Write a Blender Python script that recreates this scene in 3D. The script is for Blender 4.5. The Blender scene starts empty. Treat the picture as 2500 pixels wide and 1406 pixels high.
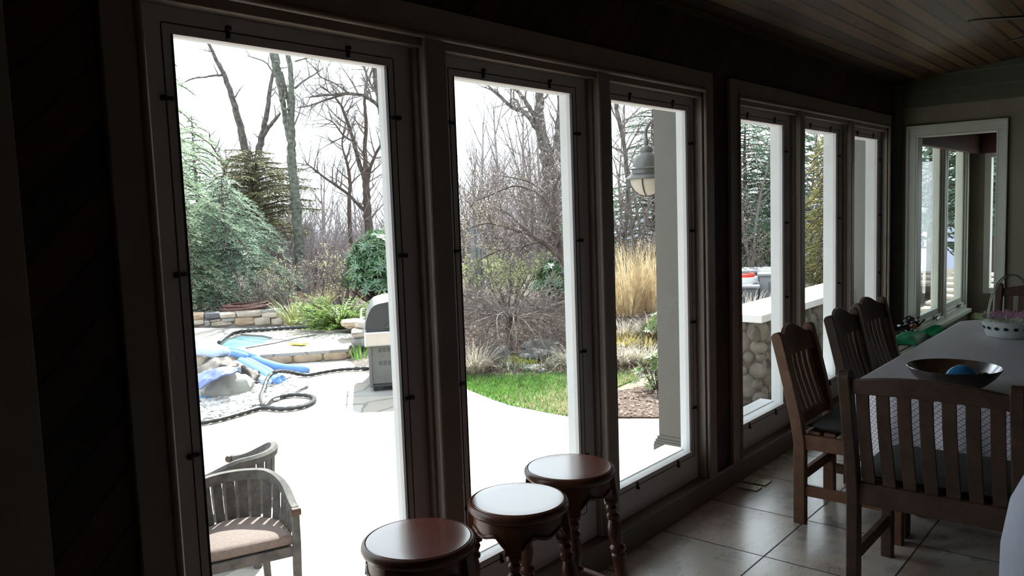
import bpy, math, random
from mathutils import Vector, Matrix
import numpy as np

# ------------------------------------------------------------------ camera, sky, sun, exposure
SC = bpy.context.scene
COL = SC.collection
IW, IH = 2500.0, 1406.0
YAW, PITCH, ROLL, FPX = 0.86878, -0.0942, -0.03519, 1975.1
CAM = Vector((0.0, 0.0, 1.55))
fwd = Vector((math.sin(YAW) * math.cos(PITCH), math.cos(YAW) * math.cos(PITCH), math.sin(PITCH)))
rgt = Vector((math.cos(YAW), -math.sin(YAW), 0.0))
upv = rgt.cross(fwd)
r2 = rgt * math.cos(ROLL) + upv * math.sin(ROLL)
u2 = -rgt * math.sin(ROLL) + upv * math.cos(ROLL)
cd = bpy.data.cameras.new('camera')
cam = bpy.data.objects.new('camera', cd)
COL.objects.link(cam)
cam.matrix_world = Matrix(((r2.x, u2.x, -fwd.x, CAM.x), (r2.y, u2.y, -fwd.y, CAM.y), (r2.z, u2.z, -fwd.z, CAM.z), (0, 0, 0, 1)))
cd.sensor_fit = 'HORIZONTAL'
cd.sensor_width = 36.0
cd.lens = FPX / IW * 36.0
cd.clip_start = 0.05
cd.clip_end = 2000
SC.camera = cam

wd = bpy.data.worlds.new('sky')
SC.world = wd
wd.use_nodes = True
bg = wd.node_tree.nodes['Background']
bg.inputs[0].default_value = (0.85, 0.92, 1.0, 1)
bg.inputs[1].default_value = 1.65

SUN_FROM = Vector((0.80, 0.60, 0.0)).normalized() * math.cos(math.radians(46)) + Vector((0, 0, math.sin(math.radians(46))))
sd = bpy.data.lights.new('sun', 'SUN')
sd.energy = 9.0
sd.angle = math.radians(0.8)
sd.color = (1.0, 0.97, 0.91)
so = bpy.data.objects.new('sun', sd)
COL.objects.link(so)
so.rotation_euler = SUN_FROM.to_track_quat('Z', 'Y').to_euler()

SC.view_settings.view_transform = 'Standard'
SC.view_settings.look = 'None'
SC.view_settings.exposure = 0.85
SC.view_settings.gamma = 1.0
SC.view_settings.use_curve_mapping = False
SC.cycles.use_denoising = True
SC.cycles.max_bounces = 10
SC.cycles.diffuse_bounces = 6
SC.cycles.glossy_bounces = 4
SC.cycles.transparent_max_bounces = 16
SC.cycles.sample_clamp_indirect = 6.0

# ------------------------------------------------------------------ pixels to points in the place
def ray(px, py):
    return r2 * ((px - IW / 2) / FPX) - u2 * ((py - IH / 2) / FPX) + fwd

def smooth(a, b, x):
    t = min(1.0, max(0.0, (x - a) / (b - a)))
    return t * t * (3 - 2 * t)

ZP = -0.80          # patio level, below the room's floor

def ground(x, y):
    d = math.hypot(x, y)
    ang = math.degrees(math.atan2(y, x))
    h = -0.86
    h += 0.62 * smooth(10.2, 15.5, d) * (1 - smooth(45, 54, ang)) * smooth(2, 12, ang)
    h += 0.42 * smooth(18.2, 19.6, d) * smooth(48, 54, ang)
    if d > 23:
        h -= (d - 23) * 0.10
    return h

def onz(px, py, z=ZP):
    r = ray(px, py)
    return CAM + r * ((z - CAM.z) / r.z)

def ony(px, py, y):
    r = ray(px, py)
    return CAM + r * ((y - CAM.y) / r.y)

def ond(px, py, dist):
    r = ray(px, py)
    return CAM + r * (dist / math.hypot(r.x, r.y))

def above(x, y, yb):
    """the point straight above the ground spot seen at (x, yb) that shows at height y"""
    g0 = onz(x, yb, ZP)
    r = ray(x, y)
    return CAM + r * (math.hypot(g0.x, g0.y) / math.hypot(r.x, r.y))

def ong(px, py):
    r = ray(px, py)
    k = 1 / math.hypot(r.x, r.y)
    d = 4.0
    while d < 120:
        p = CAM + r * (d * k)
        if p.z <= ground(p.x, p.y):
            return p
        d += 0.05
    return CAM + r * (30 * k)

# ------------------------------------------------------------------ materials
MATS = {}

class NT:
    def __init__(self, name):
        self.m = bpy.data.materials.new(name)
        self.m.use_nodes = True
        self.t = self.m.node_tree
        self.b = self.t.nodes['Principled BSDF']
        self.out = self.t.nodes['Material Output']

    def n(self, typ, **kw):
        nd = self.t.nodes.new(typ)
        for k, v in kw.items():
            if k.startswith('i_'):
                nd.inputs[k[2:].replace('_', ' ')].default_value = v
            elif k.startswith('n_'):
                nd.inputs[int(k[2:])].default_value = v
            else:
                setattr(nd, k, v)
        return nd

    def l(self, a, b):
        self.t.links.new(a, b)

    def math(self, op, a, b=None, c=None):
        nd = self.t.nodes.new('ShaderNodeMath')
        nd.operation = op
        for i, v in enumerate((a, b, c)):
            if v is None:
                continue
            if isinstance(v, (int, float)):
                nd.inputs[i].default_value = v
            else:
                self.l(v, nd.inputs[i])
        return nd.outputs[0]

    def ramp(self, fac, stops):
        nd = self.t.nodes.new('ShaderNodeValToRGB')
        cr = nd.color_ramp
        while len(cr.elements) < len(stops):
            cr.elements.new(0.5)
        for e, (p, c) in zip(cr.elements, stops):
            e.position = p
            e.color = (c[0], c[1], c[2], 1)
        self.l(fac, nd.inputs[0])
        return nd.outputs[0]

    def mix(self, fac, a, b, typ='MIX'):
        nd = self.t.nodes.new('ShaderNodeMix')
        nd.data_type = 'RGBA'
        nd.blend_type = typ
        for i, v in ((0, fac), (6, a), (7, b)):
            if isinstance(v, (int, float)):
                nd.inputs[i].default_value = v
            elif isinstance(v, tuple):
                nd.inputs[i].default_value = (v[0], v[1], v[2], 1)
            else:
                self.l(v, nd.inputs[i])
        return nd.outputs[2]

    def bump(self, h, strength=0.3, dist=0.01):
        nd = self.t.nodes.new('ShaderNodeBump')
        nd.inputs['Strength'].default_value = strength
        nd.inputs['Distance'].default_value = dist
        self.l(h, nd.inputs['Height'])
        self.l(nd.outputs[0], self.b.inputs['Normal'])

    def obj(self):
        return self.n('ShaderNodeTexCoord').outputs['Object']

    def geo(self):
        return self.n('ShaderNodeNewGeometry').outputs['Position']

    def noise(self, vec, scale, detail=4.0, rough=0.55):
        nd = self.n('ShaderNodeTexNoise', i_Scale=scale, i_Detail=detail, i_Roughness=rough)
        if vec is not None:
            self.l(vec, nd.inputs['Vector'])
        return nd.outputs['Fac']

    def scaled(self, vec, s):
        nd = self.n('ShaderNodeMapping')
        nd.inputs['Scale'].default_value = s
        self.l(vec, nd.inputs['Vector'])
        return nd.outputs[0]

    def xyz(self, vec):
        nd = self.n('ShaderNodeSeparateXYZ')
        self.l(vec, nd.inputs[0])
        return nd.outputs

def plain(name, col, rough=0.6, metal=0.0, var=0.25, scale=8.0, spec=0.5, bump=0.0):
    """a painted / natural surface: base colour with soft noise variation"""
    k = NT(name)
    v = k.obj()
    f = k.noise(v, scale)
    c = k.ramp(f, [(0.3, tuple(x * (1 - var) for x in col)), (0.7, tuple(min(1, x * (1 + var)) for x in col))])
    k.l(c, k.b.inputs['Base Color'])
    k.b.inputs['Roughness'].default_value = rough
    k.b.inputs['Metallic'].default_value = metal
    k.b.inputs['Specular IOR Level'].default_value = spec
    if bump:
        k.bump(k.noise(v, scale * 4), bump, 0.01)
    MATS[name] = k.m
    return k.m

def wood(name, c0, c1, rough=0.5, axis=(3, 3, 40), spec=0.5, bump=0.15):
    k = NT(name)
    v = k.scaled(k.obj(), axis)
    f = k.noise(v, 1.6, 6.0, 0.65)
    f2 = k.noise(k.obj(), 5.0, 2.0)
    c = k.ramp(f, [(0.32, c0), (0.68, c1)])
    c = k.mix(k.math('MULTIPLY', f2, 0.45), c, tuple(x * 0.45 for x in c0))
    k.l(c, k.b.inputs['Base Color'])
    k.b.inputs['Roughness'].default_value = rough
    k.b.inputs['Specular IOR Level'].default_value = spec
    k.bump(f, bump, 0.004)
    MATS[name] = k.m
    return k.m

def leaf(name, c0, c1, rough=0.5, trans=0.35, scale=1.3, spec=0.4):
    """thin foliage: diffuse with light passing through"""
    k = NT(name)
    f = k.noise(k.geo(), scale, 3.0)
    nz = k.n('ShaderNodeTexWhiteNoise')
    nz.noise_dimensions = '3D'
    gm = k.n('ShaderNodeVectorMath', operation='SNAP')
    k.l(k.geo(), gm.inputs[0])
    gm.inputs[1].default_value = (0.07, 0.07, 0.07)
    k.l(gm.outputs[0], nz.inputs['Vector'])
    ff = k.math('ADD', k.math('MULTIPLY', f, 0.6), k.math('MULTIPLY', nz.outputs['Value'], 0.4))
    c = k.ramp(ff, [(0.3, c0), (0.7, c1)])
    k.l(c, k.b.inputs['Base Color'])
    k.b.inputs['Roughness'].default_value = rough
    k.b.inputs['Specular IOR Level'].default_value = spec
    tr = k.n('ShaderNodeBsdfTranslucent')
    k.l(c, tr.inputs['Color'])
    mx = k.n('ShaderNodeMixShader')
    mx.inputs[0].default_value = trans
    k.l(k.b.outputs[0], mx.inputs[1])
    k.l(tr.outputs[0], mx.inputs[2])
    k.l(mx.outputs[0], k.out.inputs[0])
    MATS[name] = k.m
    return k.m

# interior
plain('sash_paint', (0.64, 0.595, 0.595), 0.45, var=0.04)
plain('casing_paint', (0.29, 0.235, 0.195), 0.42, var=0.08)
plain('white_paint', (0.78, 0.80, 0.81), 0.45, var=0.04)
plain('nook_paint', (0.62, 0.66, 0.58), 0.45, var=0.04)
plain('black_clip', (0.008, 0.008, 0.009), 0.5, var=0.1)
plain('base_paint', (0.17, 0.135, 0.105), 0.5, var=0.12)

k = NT('diagonal_boards')
v = k.xyz(k.obj())
s = k.math('DIVIDE', k.math('SUBTRACT', v[2], v[0]), 0.135)
fr = k.math('FRACT', s)
board = k.math('FLOOR', s)
wn = k.n('ShaderNodeTexWhiteNoise', noise_dimensions='1D')
k.l(board, wn.inputs['W'])
groove = k.math('LESS_THAN', fr, 0.07)
c = k.ramp(wn.outputs['Value'], [(0.1, (0.050, 0.024, 0.018)), (0.5, (0.110, 0.032, 0.022)), (0.9, (0.036, 0.026, 0.022))])
gr = k.noise(k.scaled(k.obj(), (4, 4, 4)), 6, 5)
c = k.mix(k.math('MULTIPLY', gr, 0.6), c, (0.016, 0.011, 0.009))
c = k.mix(groove, c, (0.004, 0.003, 0.003))
k.l(c, k.b.inputs['Base Color'])
k.b.inputs['Roughness'].default_value = 0.65
k.bump(k.math('SUBTRACT', 1.0, groove), 0.6, 0.006)
MATS['diagonal_boards'] = k.m

k = NT('slate_tile')
v = k.xyz(k.obj())
def cell(coord, off, size):
    q = k.math('DIVIDE', k.math('SUBTRACT', coord, off), size)
    f = k.math('FRACT', k.math('ADD', q, 100.0))
    return k.math('FLOOR', q), k.math('ABSOLUTE', k.math('SUBTRACT', f, 0.5))
cx, ax = cell(v[0], 3.31, 0.508)
cy, ay = cell(v[1], 1.402, 0.508)
grout = k.math('GREATER_THAN', k.math('MAXIMUM', ax, ay), 0.4925)
comb = k.n('ShaderNodeCombineXYZ')
k.l(cx, comb.inputs[0]); k.l(cy, comb.inputs[1])
wn = k.n('ShaderNodeTexWhiteNoise', noise_dimensions='2D')
k.l(comb.outputs[0], wn.inputs['Vector'])
off = k.n('ShaderNodeVectorMath', operation='MULTIPLY_ADD')
k.l(wn.outputs['Color'], off.inputs[0]); off.inputs[1].default_value = (7, 7, 7); k.l(k.obj(), off.inputs[2])
n1 = k.noise(off.outputs[0], 3.2, 6, 0.6)
n2 = k.noise(k.scaled(off.outputs[0], (2.2, 5.0, 2.2)), 1.5, 6, 0.60)
col = k.ramp(n1, [(0.30, (0.44, 0.31, 0.25)), (0.44, (0.52, 0.49, 0.46)), (0.56, (0.66, 0.57, 0.49)), (0.66, (0.50, 0.38, 0.32)), (0.78, (0.54, 0.54, 0.54))])
crack = k.math('LESS_THAN', k.math('ABSOLUTE', k.math('SUBTRACT', n2, 0.5)), 0.0035)
crack = k.math('MULTIPLY', crack, k.math('GREATER_THAN', n1, 0.53))
col = k.mix(k.math('MULTIPLY', crack, 0.7), col, (0.10, 0.09, 0.08))
col = k.mix(grout, col, (0.02, 0.018, 0.016))
k.l(col, k.b.inputs['Base Color'])
k.l(k.math('SUBTRACT', 0.9, k.math('MULTIPLY', grout, 0.85)), k.b.inputs['Coat Weight'])
k.b.inputs['Specular IOR Level'].default_value = 0.8
k.l(k.math('SUBTRACT', 0.9, k.math('MULTIPLY', grout, 0.85)), k.b.inputs['Coat Weight'])
k.b.inputs['Coat Roughness'].default_value = 0.26
k.b.inputs['Coat IOR'].default_value = 2.0
ro = k.math('ADD', k.math('MULTIPLY', n1, 0.3), 0.14)
k.l(k.math('ADD', ro, k.math('MULTIPLY', grout, 0.4)), k.b.inputs['Roughness'])
hh = k.math('SUBTRACT', k.math('ADD', k.math('MULTIPLY', n2, 1.0), k.math('MULTIPLY', crack, -0.35)), k.math('MULTIPLY', grout, 0.5))
k.bump(hh, 0.28, 0.012)
MATS['slate_tile'] = k.m

k = NT('ceiling_planks')
v = k.xyz(k.obj())
s = k.math('DIVIDE', v[1], 0.088)
fr = k.math('FRACT', k.math('ADD', s, 100.0))
wn = k.n('ShaderNodeTexWhiteNoise', noise_dimensions='1D')
k.l(k.math('FLOOR', s), wn.inputs['W'])
gr = k.noise(k.scaled(k.obj(), (1.5, 14, 14)), 2.2, 5)
c = k.ramp(k.math('ADD', k.math('MULTIPLY', wn.outputs['Value'], 0.5), k.math('MULTIPLY', gr, 0.5)),
           [(0.25, (0.050, 0.024, 0.012)), (0.55, (0.098, 0.050, 0.020)), (0.8, (0.155, 0.090, 0.030))])
g = k.math('LESS_THAN', fr, 0.17)
c = k.mix(g, c, (0.008, 0.006, 0.004))
k.l(c, k.b.inputs['Base Color'])
k.b.inputs['Roughness'].default_value = 0.42
k.bump(k.math('SUBTRACT', 1.0, g), 0.7, 0.008)
MATS['ceiling_planks'] = k.m

plain('wall_plaster', (0.24, 0.225, 0.17), 0.7, var=0.12, scale=3)
plain('wall_siding', (0.17, 0.185, 0.135), 0.65, var=0.1, scale=3)
plain('wall_back_paint', (0.30, 0.25, 0.2), 0.8, var=0.1, scale=2)
plain('beam_red', (0.075, 0.028, 0.02), 0.6, var=0.2)
wood('stool_wood', (0.11, 0.040, 0.024), (0.20, 0.078, 0.047), 0.30, (10, 10, 10), 0.5, 0.03)
wood('stool_top', (0.23, 0.055, 0.036), (0.28, 0.075, 0.05), 0.27, (3, 14, 3), 1.0, 0.008)
MATS['stool_top'].node_tree.nodes['Principled BSDF'].inputs['Coat Weight'].default_value = 1.0
MATS['stool_top'].node_tree.nodes['Principled BSDF'].inputs['Coat Roughness'].default_value = 0.16
MATS['stool_top'].node_tree.nodes['Principled BSDF'].inputs['Coat IOR'].default_value = 1.8
wood('teak_dark', (0.048, 0.024, 0.015), (0.105, 0.054, 0.030), 0.55, (9, 9, 9))
wood('teak_brown', (0.105, 0.046, 0.022), (0.225, 0.100, 0.046), 0.55, (9, 9, 9))
wood('teak_grey', (0.055, 0.052, 0.052), (0.15, 0.138, 0.13), 0.75, (10, 10, 10))
wood('bench_wood', (0.15, 0.135, 0.11), (0.24, 0.215, 0.18), 0.6, (8, 8, 8))
plain('dark_cushion', (0.035, 0.038, 0.034), 0.9, var=0.25, scale=40, bump=0.3)
plain('brown_cushion', (0.19, 0.148, 0.134), 0.9, var=0.15, scale=60, bump=0.3)
plain('bowl_metal', (0.55, 0.56, 0.60), 0.22, 1.0, var=0.05)
plain('bowl_dark', (0.09, 0.075, 0.07), 0.35, 0.6, var=0.15)
plain('egg_blue', (0.045, 0.26, 0.56), 0.18, var=0.1)
plain('foil_dark', (0.06, 0.055, 0.04), 0.45, 0.3, var=0.5, scale=30)
plain('foil_tan', (0.25, 0.2, 0.09), 0.45, var=0.3, scale=30)
plain('basket_white', (0.60, 0.64, 0.62), 0.6, var=0.08, scale=30)
plain('basket_shadowhole', (0.01, 0.012, 0.012), 0.9, var=0.1)
plain('wire_grey', (0.28, 0.30, 0.26), 0.4, 0.5, var=0.1)
leaf('paper_grass_green', (0.42, 0.52, 0.24), (0.62, 0.70, 0.42), 0.6, 0.3, 20)
leaf('paper_grass_pink', (0.55, 0.24, 0.42), (0.75, 0.42, 0.62), 0.6, 0.3, 20)
plain('green_bag', (0.005, 0.16, 0.06), 0.6, var=0.25, scale=25, spec=0.2)
plain('ornament_black', (0.02, 0.018, 0.025), 0.35, var=0.3)
plain('ornament_white', (0.55, 0.52, 0.58), 0.4, var=0.1)
plain('ornament_orange', (0.62, 0.17, 0.09), 0.4, var=0.1)
plain('plate_brass', (0.66, 0.63, 0.53), 0.34, 0.45, var=0.12, scale=40)
plain('heater_metal', (0.30, 0.31, 0.26), 0.45, var=0.05)
plain('fan_blade', (0.05, 0.038, 0.032), 0.3, var=0.2)
plain('white_slipcover', (0.45, 0.47, 0.56), 0.85, var=0.08, scale=5, bump=0.15)
plain('cover_seam', (0.36, 0.36, 0.28), 0.8, var=0.1)

k = NT('tablecloth_print')
v = k.xyz(k.obj())
a = k.math('MULTIPLY', k.math('ADD', k.math('ADD', v[0], v[1]), v[2]), 1 / 0.029)
b = k.math('MULTIPLY', k.math('ADD', k.math('SUBTRACT', v[0], v[1]), k.math('MULTIPLY', v[2], 2.0)), 1 / 0.029)
fa = k.math('ABSOLUTE', k.math('SUBTRACT', k.math('FRACT', k.math('ADD', a, 200.0)), 0.5))
fb = k.math('ABSOLUTE', k.math('SUBTRACT', k.math('FRACT', k.math('ADD', b, 200.0)), 0.5))
line = k.math('GREATER_THAN', k.math('MAXIMUM', fa, fb), 0.40)
cc = k.mix(line, (0.68, 0.655, 0.71), (0.24, 0.225, 0.27))
k.l(cc, k.b.inputs['Base Color'])
k.b.inputs['Roughness'].default_value = 0.42
k.bump(k.noise(k.obj(), 9, 3), 0.25, 0.01)
MATS['tablecloth_print'] = k.m

# glass: thin clear pane, slight mirror by angle
k = NT('window_glass')
k.t.nodes.remove(k.b)
tr = k.n('ShaderNodeBsdfTransparent')
tr.inputs[0].default_value = (0.94, 0.965, 0.955, 1)
gl = k.n('ShaderNodeBsdfGlossy')
gl.inputs['Roughness'].default_value = 0.0
lw = k.n('ShaderNodeLayerWeight')
lw.inputs[0].default_value = 0.5
ms = k.n('ShaderNodeMixShader')
k.l(k.math('MULTIPLY_ADD', k.math('POWER', lw.outputs['Facing'], 5.0), 0.5, 0.022), ms.inputs[0])
k.l(tr.outputs[0], ms.inputs[1])
k.l(gl.outputs[0], ms.inputs[2])
k.l(ms.outputs[0], k.out.inputs[0])
MATS['window_glass'] = k.m

# exterior
k = NT('flagstone')
p = k.obj()
wv = k.n('ShaderNodeVectorMath', operation='MULTIPLY_ADD')
nn = k.n('ShaderNodeTexNoise', i_Scale=1.3, i_Detail=3.0)
k.l(p, nn.inputs['Vector'])
k.l(nn.outputs['Color'], wv.inputs[0]); wv.inputs[1].default_value = (0.5, 0.5, 0.0); k.l(p, wv.inputs[2])
vo = k.n('ShaderNodeTexVoronoi', feature='DISTANCE_TO_EDGE', i_Scale=1.35)
k.l(wv.outputs[0], vo.inputs['Vector'])
vc = k.n('ShaderNodeTexVoronoi', feature='F1', i_Scale=1.35)
k.l(wv.outputs[0], vc.inputs['Vector'])
sx = k.xyz(vc.outputs['Color'])
col = k.ramp(sx[0], [(0.0, (0.34, 0.30, 0.25)), (0.3, (0.42, 0.40, 0.37)), (0.5, (0.36, 0.27, 0.22)), (0.65, (0.44, 0.41, 0.37)), (0.8, (0.30, 0.30, 0.30)), (0.90, (0.20, 0.165, 0.14)), (1.0, (0.16, 0.145, 0.13))])
n = k.noise(p, 4, 6)
col = k.mix(k.math('MULTIPLY', n, 0.35), col, (0.29, 0.255, 0.225))
gm = k.math('LESS_THAN', vo.outputs['Distance'], 0.022)
col = k.mix(gm, col, (0.20, 0.185, 0.17))
k.l(col, k.b.inputs['Base Color'])
k.b.inputs['Roughness'].default_value = 0.75
k.bump(k.math('ADD', k.math('MULTIPLY', n, 0.5), k.math('MULTIPLY', gm, -0.6)), 0.4, 0.02)
MATS['flagstone'] = k.m

k = NT('earth')
p = k.geo()
n = k.noise(p, 1.2, 8, 0.7)
n2 = k.noise(p, 14, 4, 0.7)
col = k.ramp(k.math('ADD', k.math('MULTIPLY', n, 0.5), k.math('MULTIPLY', n2, 0.5)), [(0.32, (0.055, 0.045, 0.040)), (0.5, (0.125, 0.100, 0.088)), (0.66, (0.26, 0.22, 0.195))])
k.l(col, k.b.inputs['Base Color'])
k.b.inputs['Roughness'].default_value = 0.95
k.bump(n2, 0.9, 0.05)
MATS['earth'] = k.m
plain('mulch', (0.095, 0.06, 0.048), 0.95, var=0.6, scale=30, bump=0.8)
plain('dirt_tan', (0.22, 0.18, 0.135), 0.95, var=0.35, scale=18, bump=0.6)
plain('lawn_soil', (0.10, 0.20, 0.035), 0.95, var=0.4, scale=10)
leaf('lawn_blade', (0.085, 0.20, 0.03), (0.18, 0.33, 0.075), 0.6, 0.4, 1.6)
leaf('dry_blade', (0.36, 0.33, 0.19), (0.50, 0.44, 0.28), 0.7, 0.3, 3)
plain('hill_haze', (0.20, 0.22, 0.30), 0.95, var=0.15, scale=0.02)  # blue-grey haze of distance put into the ridge's own colour
plain('bark_grey', (0.106, 0.090, 0.083), 0.9, var=0.6, scale=11, bump=0.8)
plain('bark_brown', (0.094, 0.069, 0.060), 0.9, var=0.4, scale=5, bump=0.6)
plain('bark_moss', (0.118, 0.125, 0.106), 0.9, var=0.65, scale=11, bump=0.8)
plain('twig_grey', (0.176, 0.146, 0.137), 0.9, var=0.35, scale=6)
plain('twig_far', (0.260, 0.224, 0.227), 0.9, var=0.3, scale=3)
plain('twig_maple', (0.150, 0.121, 0.112), 0.85, var=0.4, scale=8)
plain('snag_wood', (0.20, 0.20, 0.205), 0.9, var=0.4, scale=6, bump=0.5)
leaf('needle_hemlock', (0.177, 0.266, 0.153), (0.413, 0.512, 0.364), 0.55, 0.4, 0.8)
leaf('needle_blue', (0.182, 0.268, 0.188), (0.456, 0.570, 0.456), 0.55, 0.4, 0.9)
leaf('needle_cedar', (0.078, 0.090, 0.042), (0.204, 0.192, 0.090), 0.6, 0.3, 0.9)
leaf('needle_dark', (0.060, 0.120, 0.072), (0.180, 0.276, 0.180), 0.6, 0.3, 0.8)
leaf('needle_gold', (0.16, 0.17, 0.045), (0.36, 0.32, 0.12), 0.6, 0.3, 0.9)
leaf('juniper_green', (0.156, 0.288, 0.060), (0.408, 0.552, 0.180), 0.6, 0.3, 2)
leaf('rhodo_leaf', (0.036, 0.096, 0.043), (0.102, 0.204, 0.090), 0.22, 0.15, 1.2, 0.9)
leaf('rhodo_light', (0.10, 0.16, 0.05), (0.24, 0.31, 0.12), 0.4, 0.3, 2)
leaf('yucca_leaf', (0.20, 0.26, 0.07), (0.52, 0.50, 0.25), 0.5, 0.3, 3)
leaf('yellow_bud', (0.42, 0.42, 0.20), (0.68, 0.66, 0.40), 0.6, 0.4, 2)
leaf('green_bud', (0.27, 0.31, 0.14), (0.50, 0.53, 0.30), 0.6, 0.4, 2)
leaf('pink_bud', (0.40, 0.33, 0.28), (0.72, 0.62, 0.56), 0.6, 0.4, 2)
leaf('straw', (0.52, 0.40, 0.23), (0.78, 0.65, 0.44), 0.7, 0.35, 2)
leaf('straw_pale', (0.34, 0.30, 0.24), (0.72, 0.66, 0.58), 0.7, 0.3, 4)
leaf('straw_yellow', (0.42, 0.36, 0.10), (0.62, 0.50, 0.22), 0.7, 0.3, 4)
leaf('moss_yellow', (0.25, 0.27, 0.03), (0.42, 0.42, 0.07), 0.8, 0.2, 4)
leaf('leaf_litter', (0.20, 0.13, 0.10), (0.42, 0.31, 0.25), 0.8, 0.2, 6)
plain('stone_tan', (0.37, 0.275, 0.19), 0.85, var=0.25, scale=6, bump=0.5)
plain('stone_pale', (0.40, 0.345, 0.285), 0.85, var=0.2, scale=6, bump=0.5)
plain('stone_dark', (0.10, 0.10, 0.115), 0.85, var=0.3, scale=6, bump=0.5)
plain('stone_grey', (0.28, 0.27, 0.26), 0.9, var=0.35, scale=5, bump=0.6)
plain('rock_dark', (0.12, 0.118, 0.118), 0.9, var=0.45, scale=6, bump=0.6)
plain('stone_round', (0.135, 0.12, 0.10), 0.85, var=0.4, scale=5, bump=0.4)
plain('mortar', (0.075, 0.063, 0.05), 0.95, var=0.2, scale=20, bump=0.4)
plain('cap_white', (0.72, 0.72, 0.71), 0.7, var=0.05)
plain('pebble', (0.37, 0.36, 0.35), 0.8, var=0.4, scale=2.5)
plain('boulder_stone', (0.33, 0.325, 0.30), 0.9, var=0.3, scale=4, bump=0.6)
plain('tube_blue', (0.13, 0.27, 0.56), 0.35, var=0.15, scale=4)
plain('tube_pale', (0.42, 0.52, 0.68), 0.35, var=0.15, scale=4)
plain('tarp_blue', (0.15, 0.19, 0.40), 0.45, var=0.2, scale=5, bump=0.3)
plain('tarp_bright', (0.08, 0.30, 0.62), 0.45, var=0.2, scale=5)
plain('tarp_brown', (0.065, 0.053, 0.045), 0.7, var=0.3, scale=5, bump=0.3)
plain('hose_black', (0.030, 0.032, 0.034), 0.5, var=0.3, scale=20)
plain('hose_red', (0.13, 0.062, 0.052), 0.6, var=0.25, scale=10)
plain('cord_grey', (0.30, 0.32, 0.33), 0.5, var=0.1)
plain('pole_yellow', (0.62, 0.50, 0.10), 0.4, var=0.1)
plain('grill_black', (0.04, 0.04, 0.045), 0.32, var=0.1)
plain('grill_lid', (0.34, 0.35, 0.37), 0.3, 0.6, var=0.05)
plain('grill_steel', (0.62, 0.61, 0.59), 0.28, 0.85, var=0.05)
plain('grill_panel', (0.15, 0.152, 0.148), 0.45, 0.2, var=0.05)
plain('column_paint', (0.108, 0.101, 0.089), 0.6, var=0.03)
plain('lantern_metal', (0.125, 0.122, 0.115), 0.42, 0.35, var=0.1)
plain('lantern_strap', (0.06, 0.052, 0.04), 0.45, 0.4, var=0.1)
k = NT('lantern_glass')
k.b.inputs['Base Color'].default_value = (0.86, 0.82, 0.74, 1)
k.b.inputs['Roughness'].default_value = 0.35
trn = k.n('ShaderNodeBsdfTranslucent'); trn.inputs[0].default_value = (0.9, 0.85, 0.76, 1)
mx = k.n('ShaderNodeMixShader'); mx.inputs[0].default_value = 0.6
k.l(k.b.outputs[0], mx.inputs[1]); k.l(trn.outputs[0], mx.inputs[2]); k.l(mx.outputs[0], k.out.inputs[0])
k.l(k.ramp(k.noise(k.obj(), 4), [(0.3, (0.85, 0.78, 0.66)), (0.7, (0.9, 0.88, 0.83))]), trn.inputs[0])
MATS['lantern_glass'] = k.m
plain('unit_grey', (0.15, 0.16, 0.175), 0.5, var=0.08)
plain('unit_light', (0.27, 0.28, 0.30), 0.5, var=0.06)
plain('unit_dark', (0.05, 0.055, 0.06), 0.5, var=0.1)
plain('coil_red', (0.72, 0.06, 0.04), 0.5, var=0.1)
plain('coil_white', (0.66, 0.68, 0.72), 0.5, var=0.06)
plain('roof_soffit', (0.42, 0.40, 0.36), 0.7, var=0.05)
plain('deck_pale', (0.62, 0.58, 0.48), 0.7, var=0.12, scale=6)
k = NT('pool_water')
k.b.inputs['Base Color'].default_value = (0.10, 0.30, 0.36, 1)
k.b.inputs['Roughness'].default_value = 0.06
k.l(k.ramp(k.noise(k.obj(), 2.2), [(0.35, (0.14, 0.28, 0.34)), (0.7, (0.26, 0.44, 0.52))]), k.b.inputs['Base Color'])
k.bump(k.noise(k.obj(), 14, 3), 0.12, 0.02)
MATS['pool_water'] = k.m

def M(n):
    return MATS[n]

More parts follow.
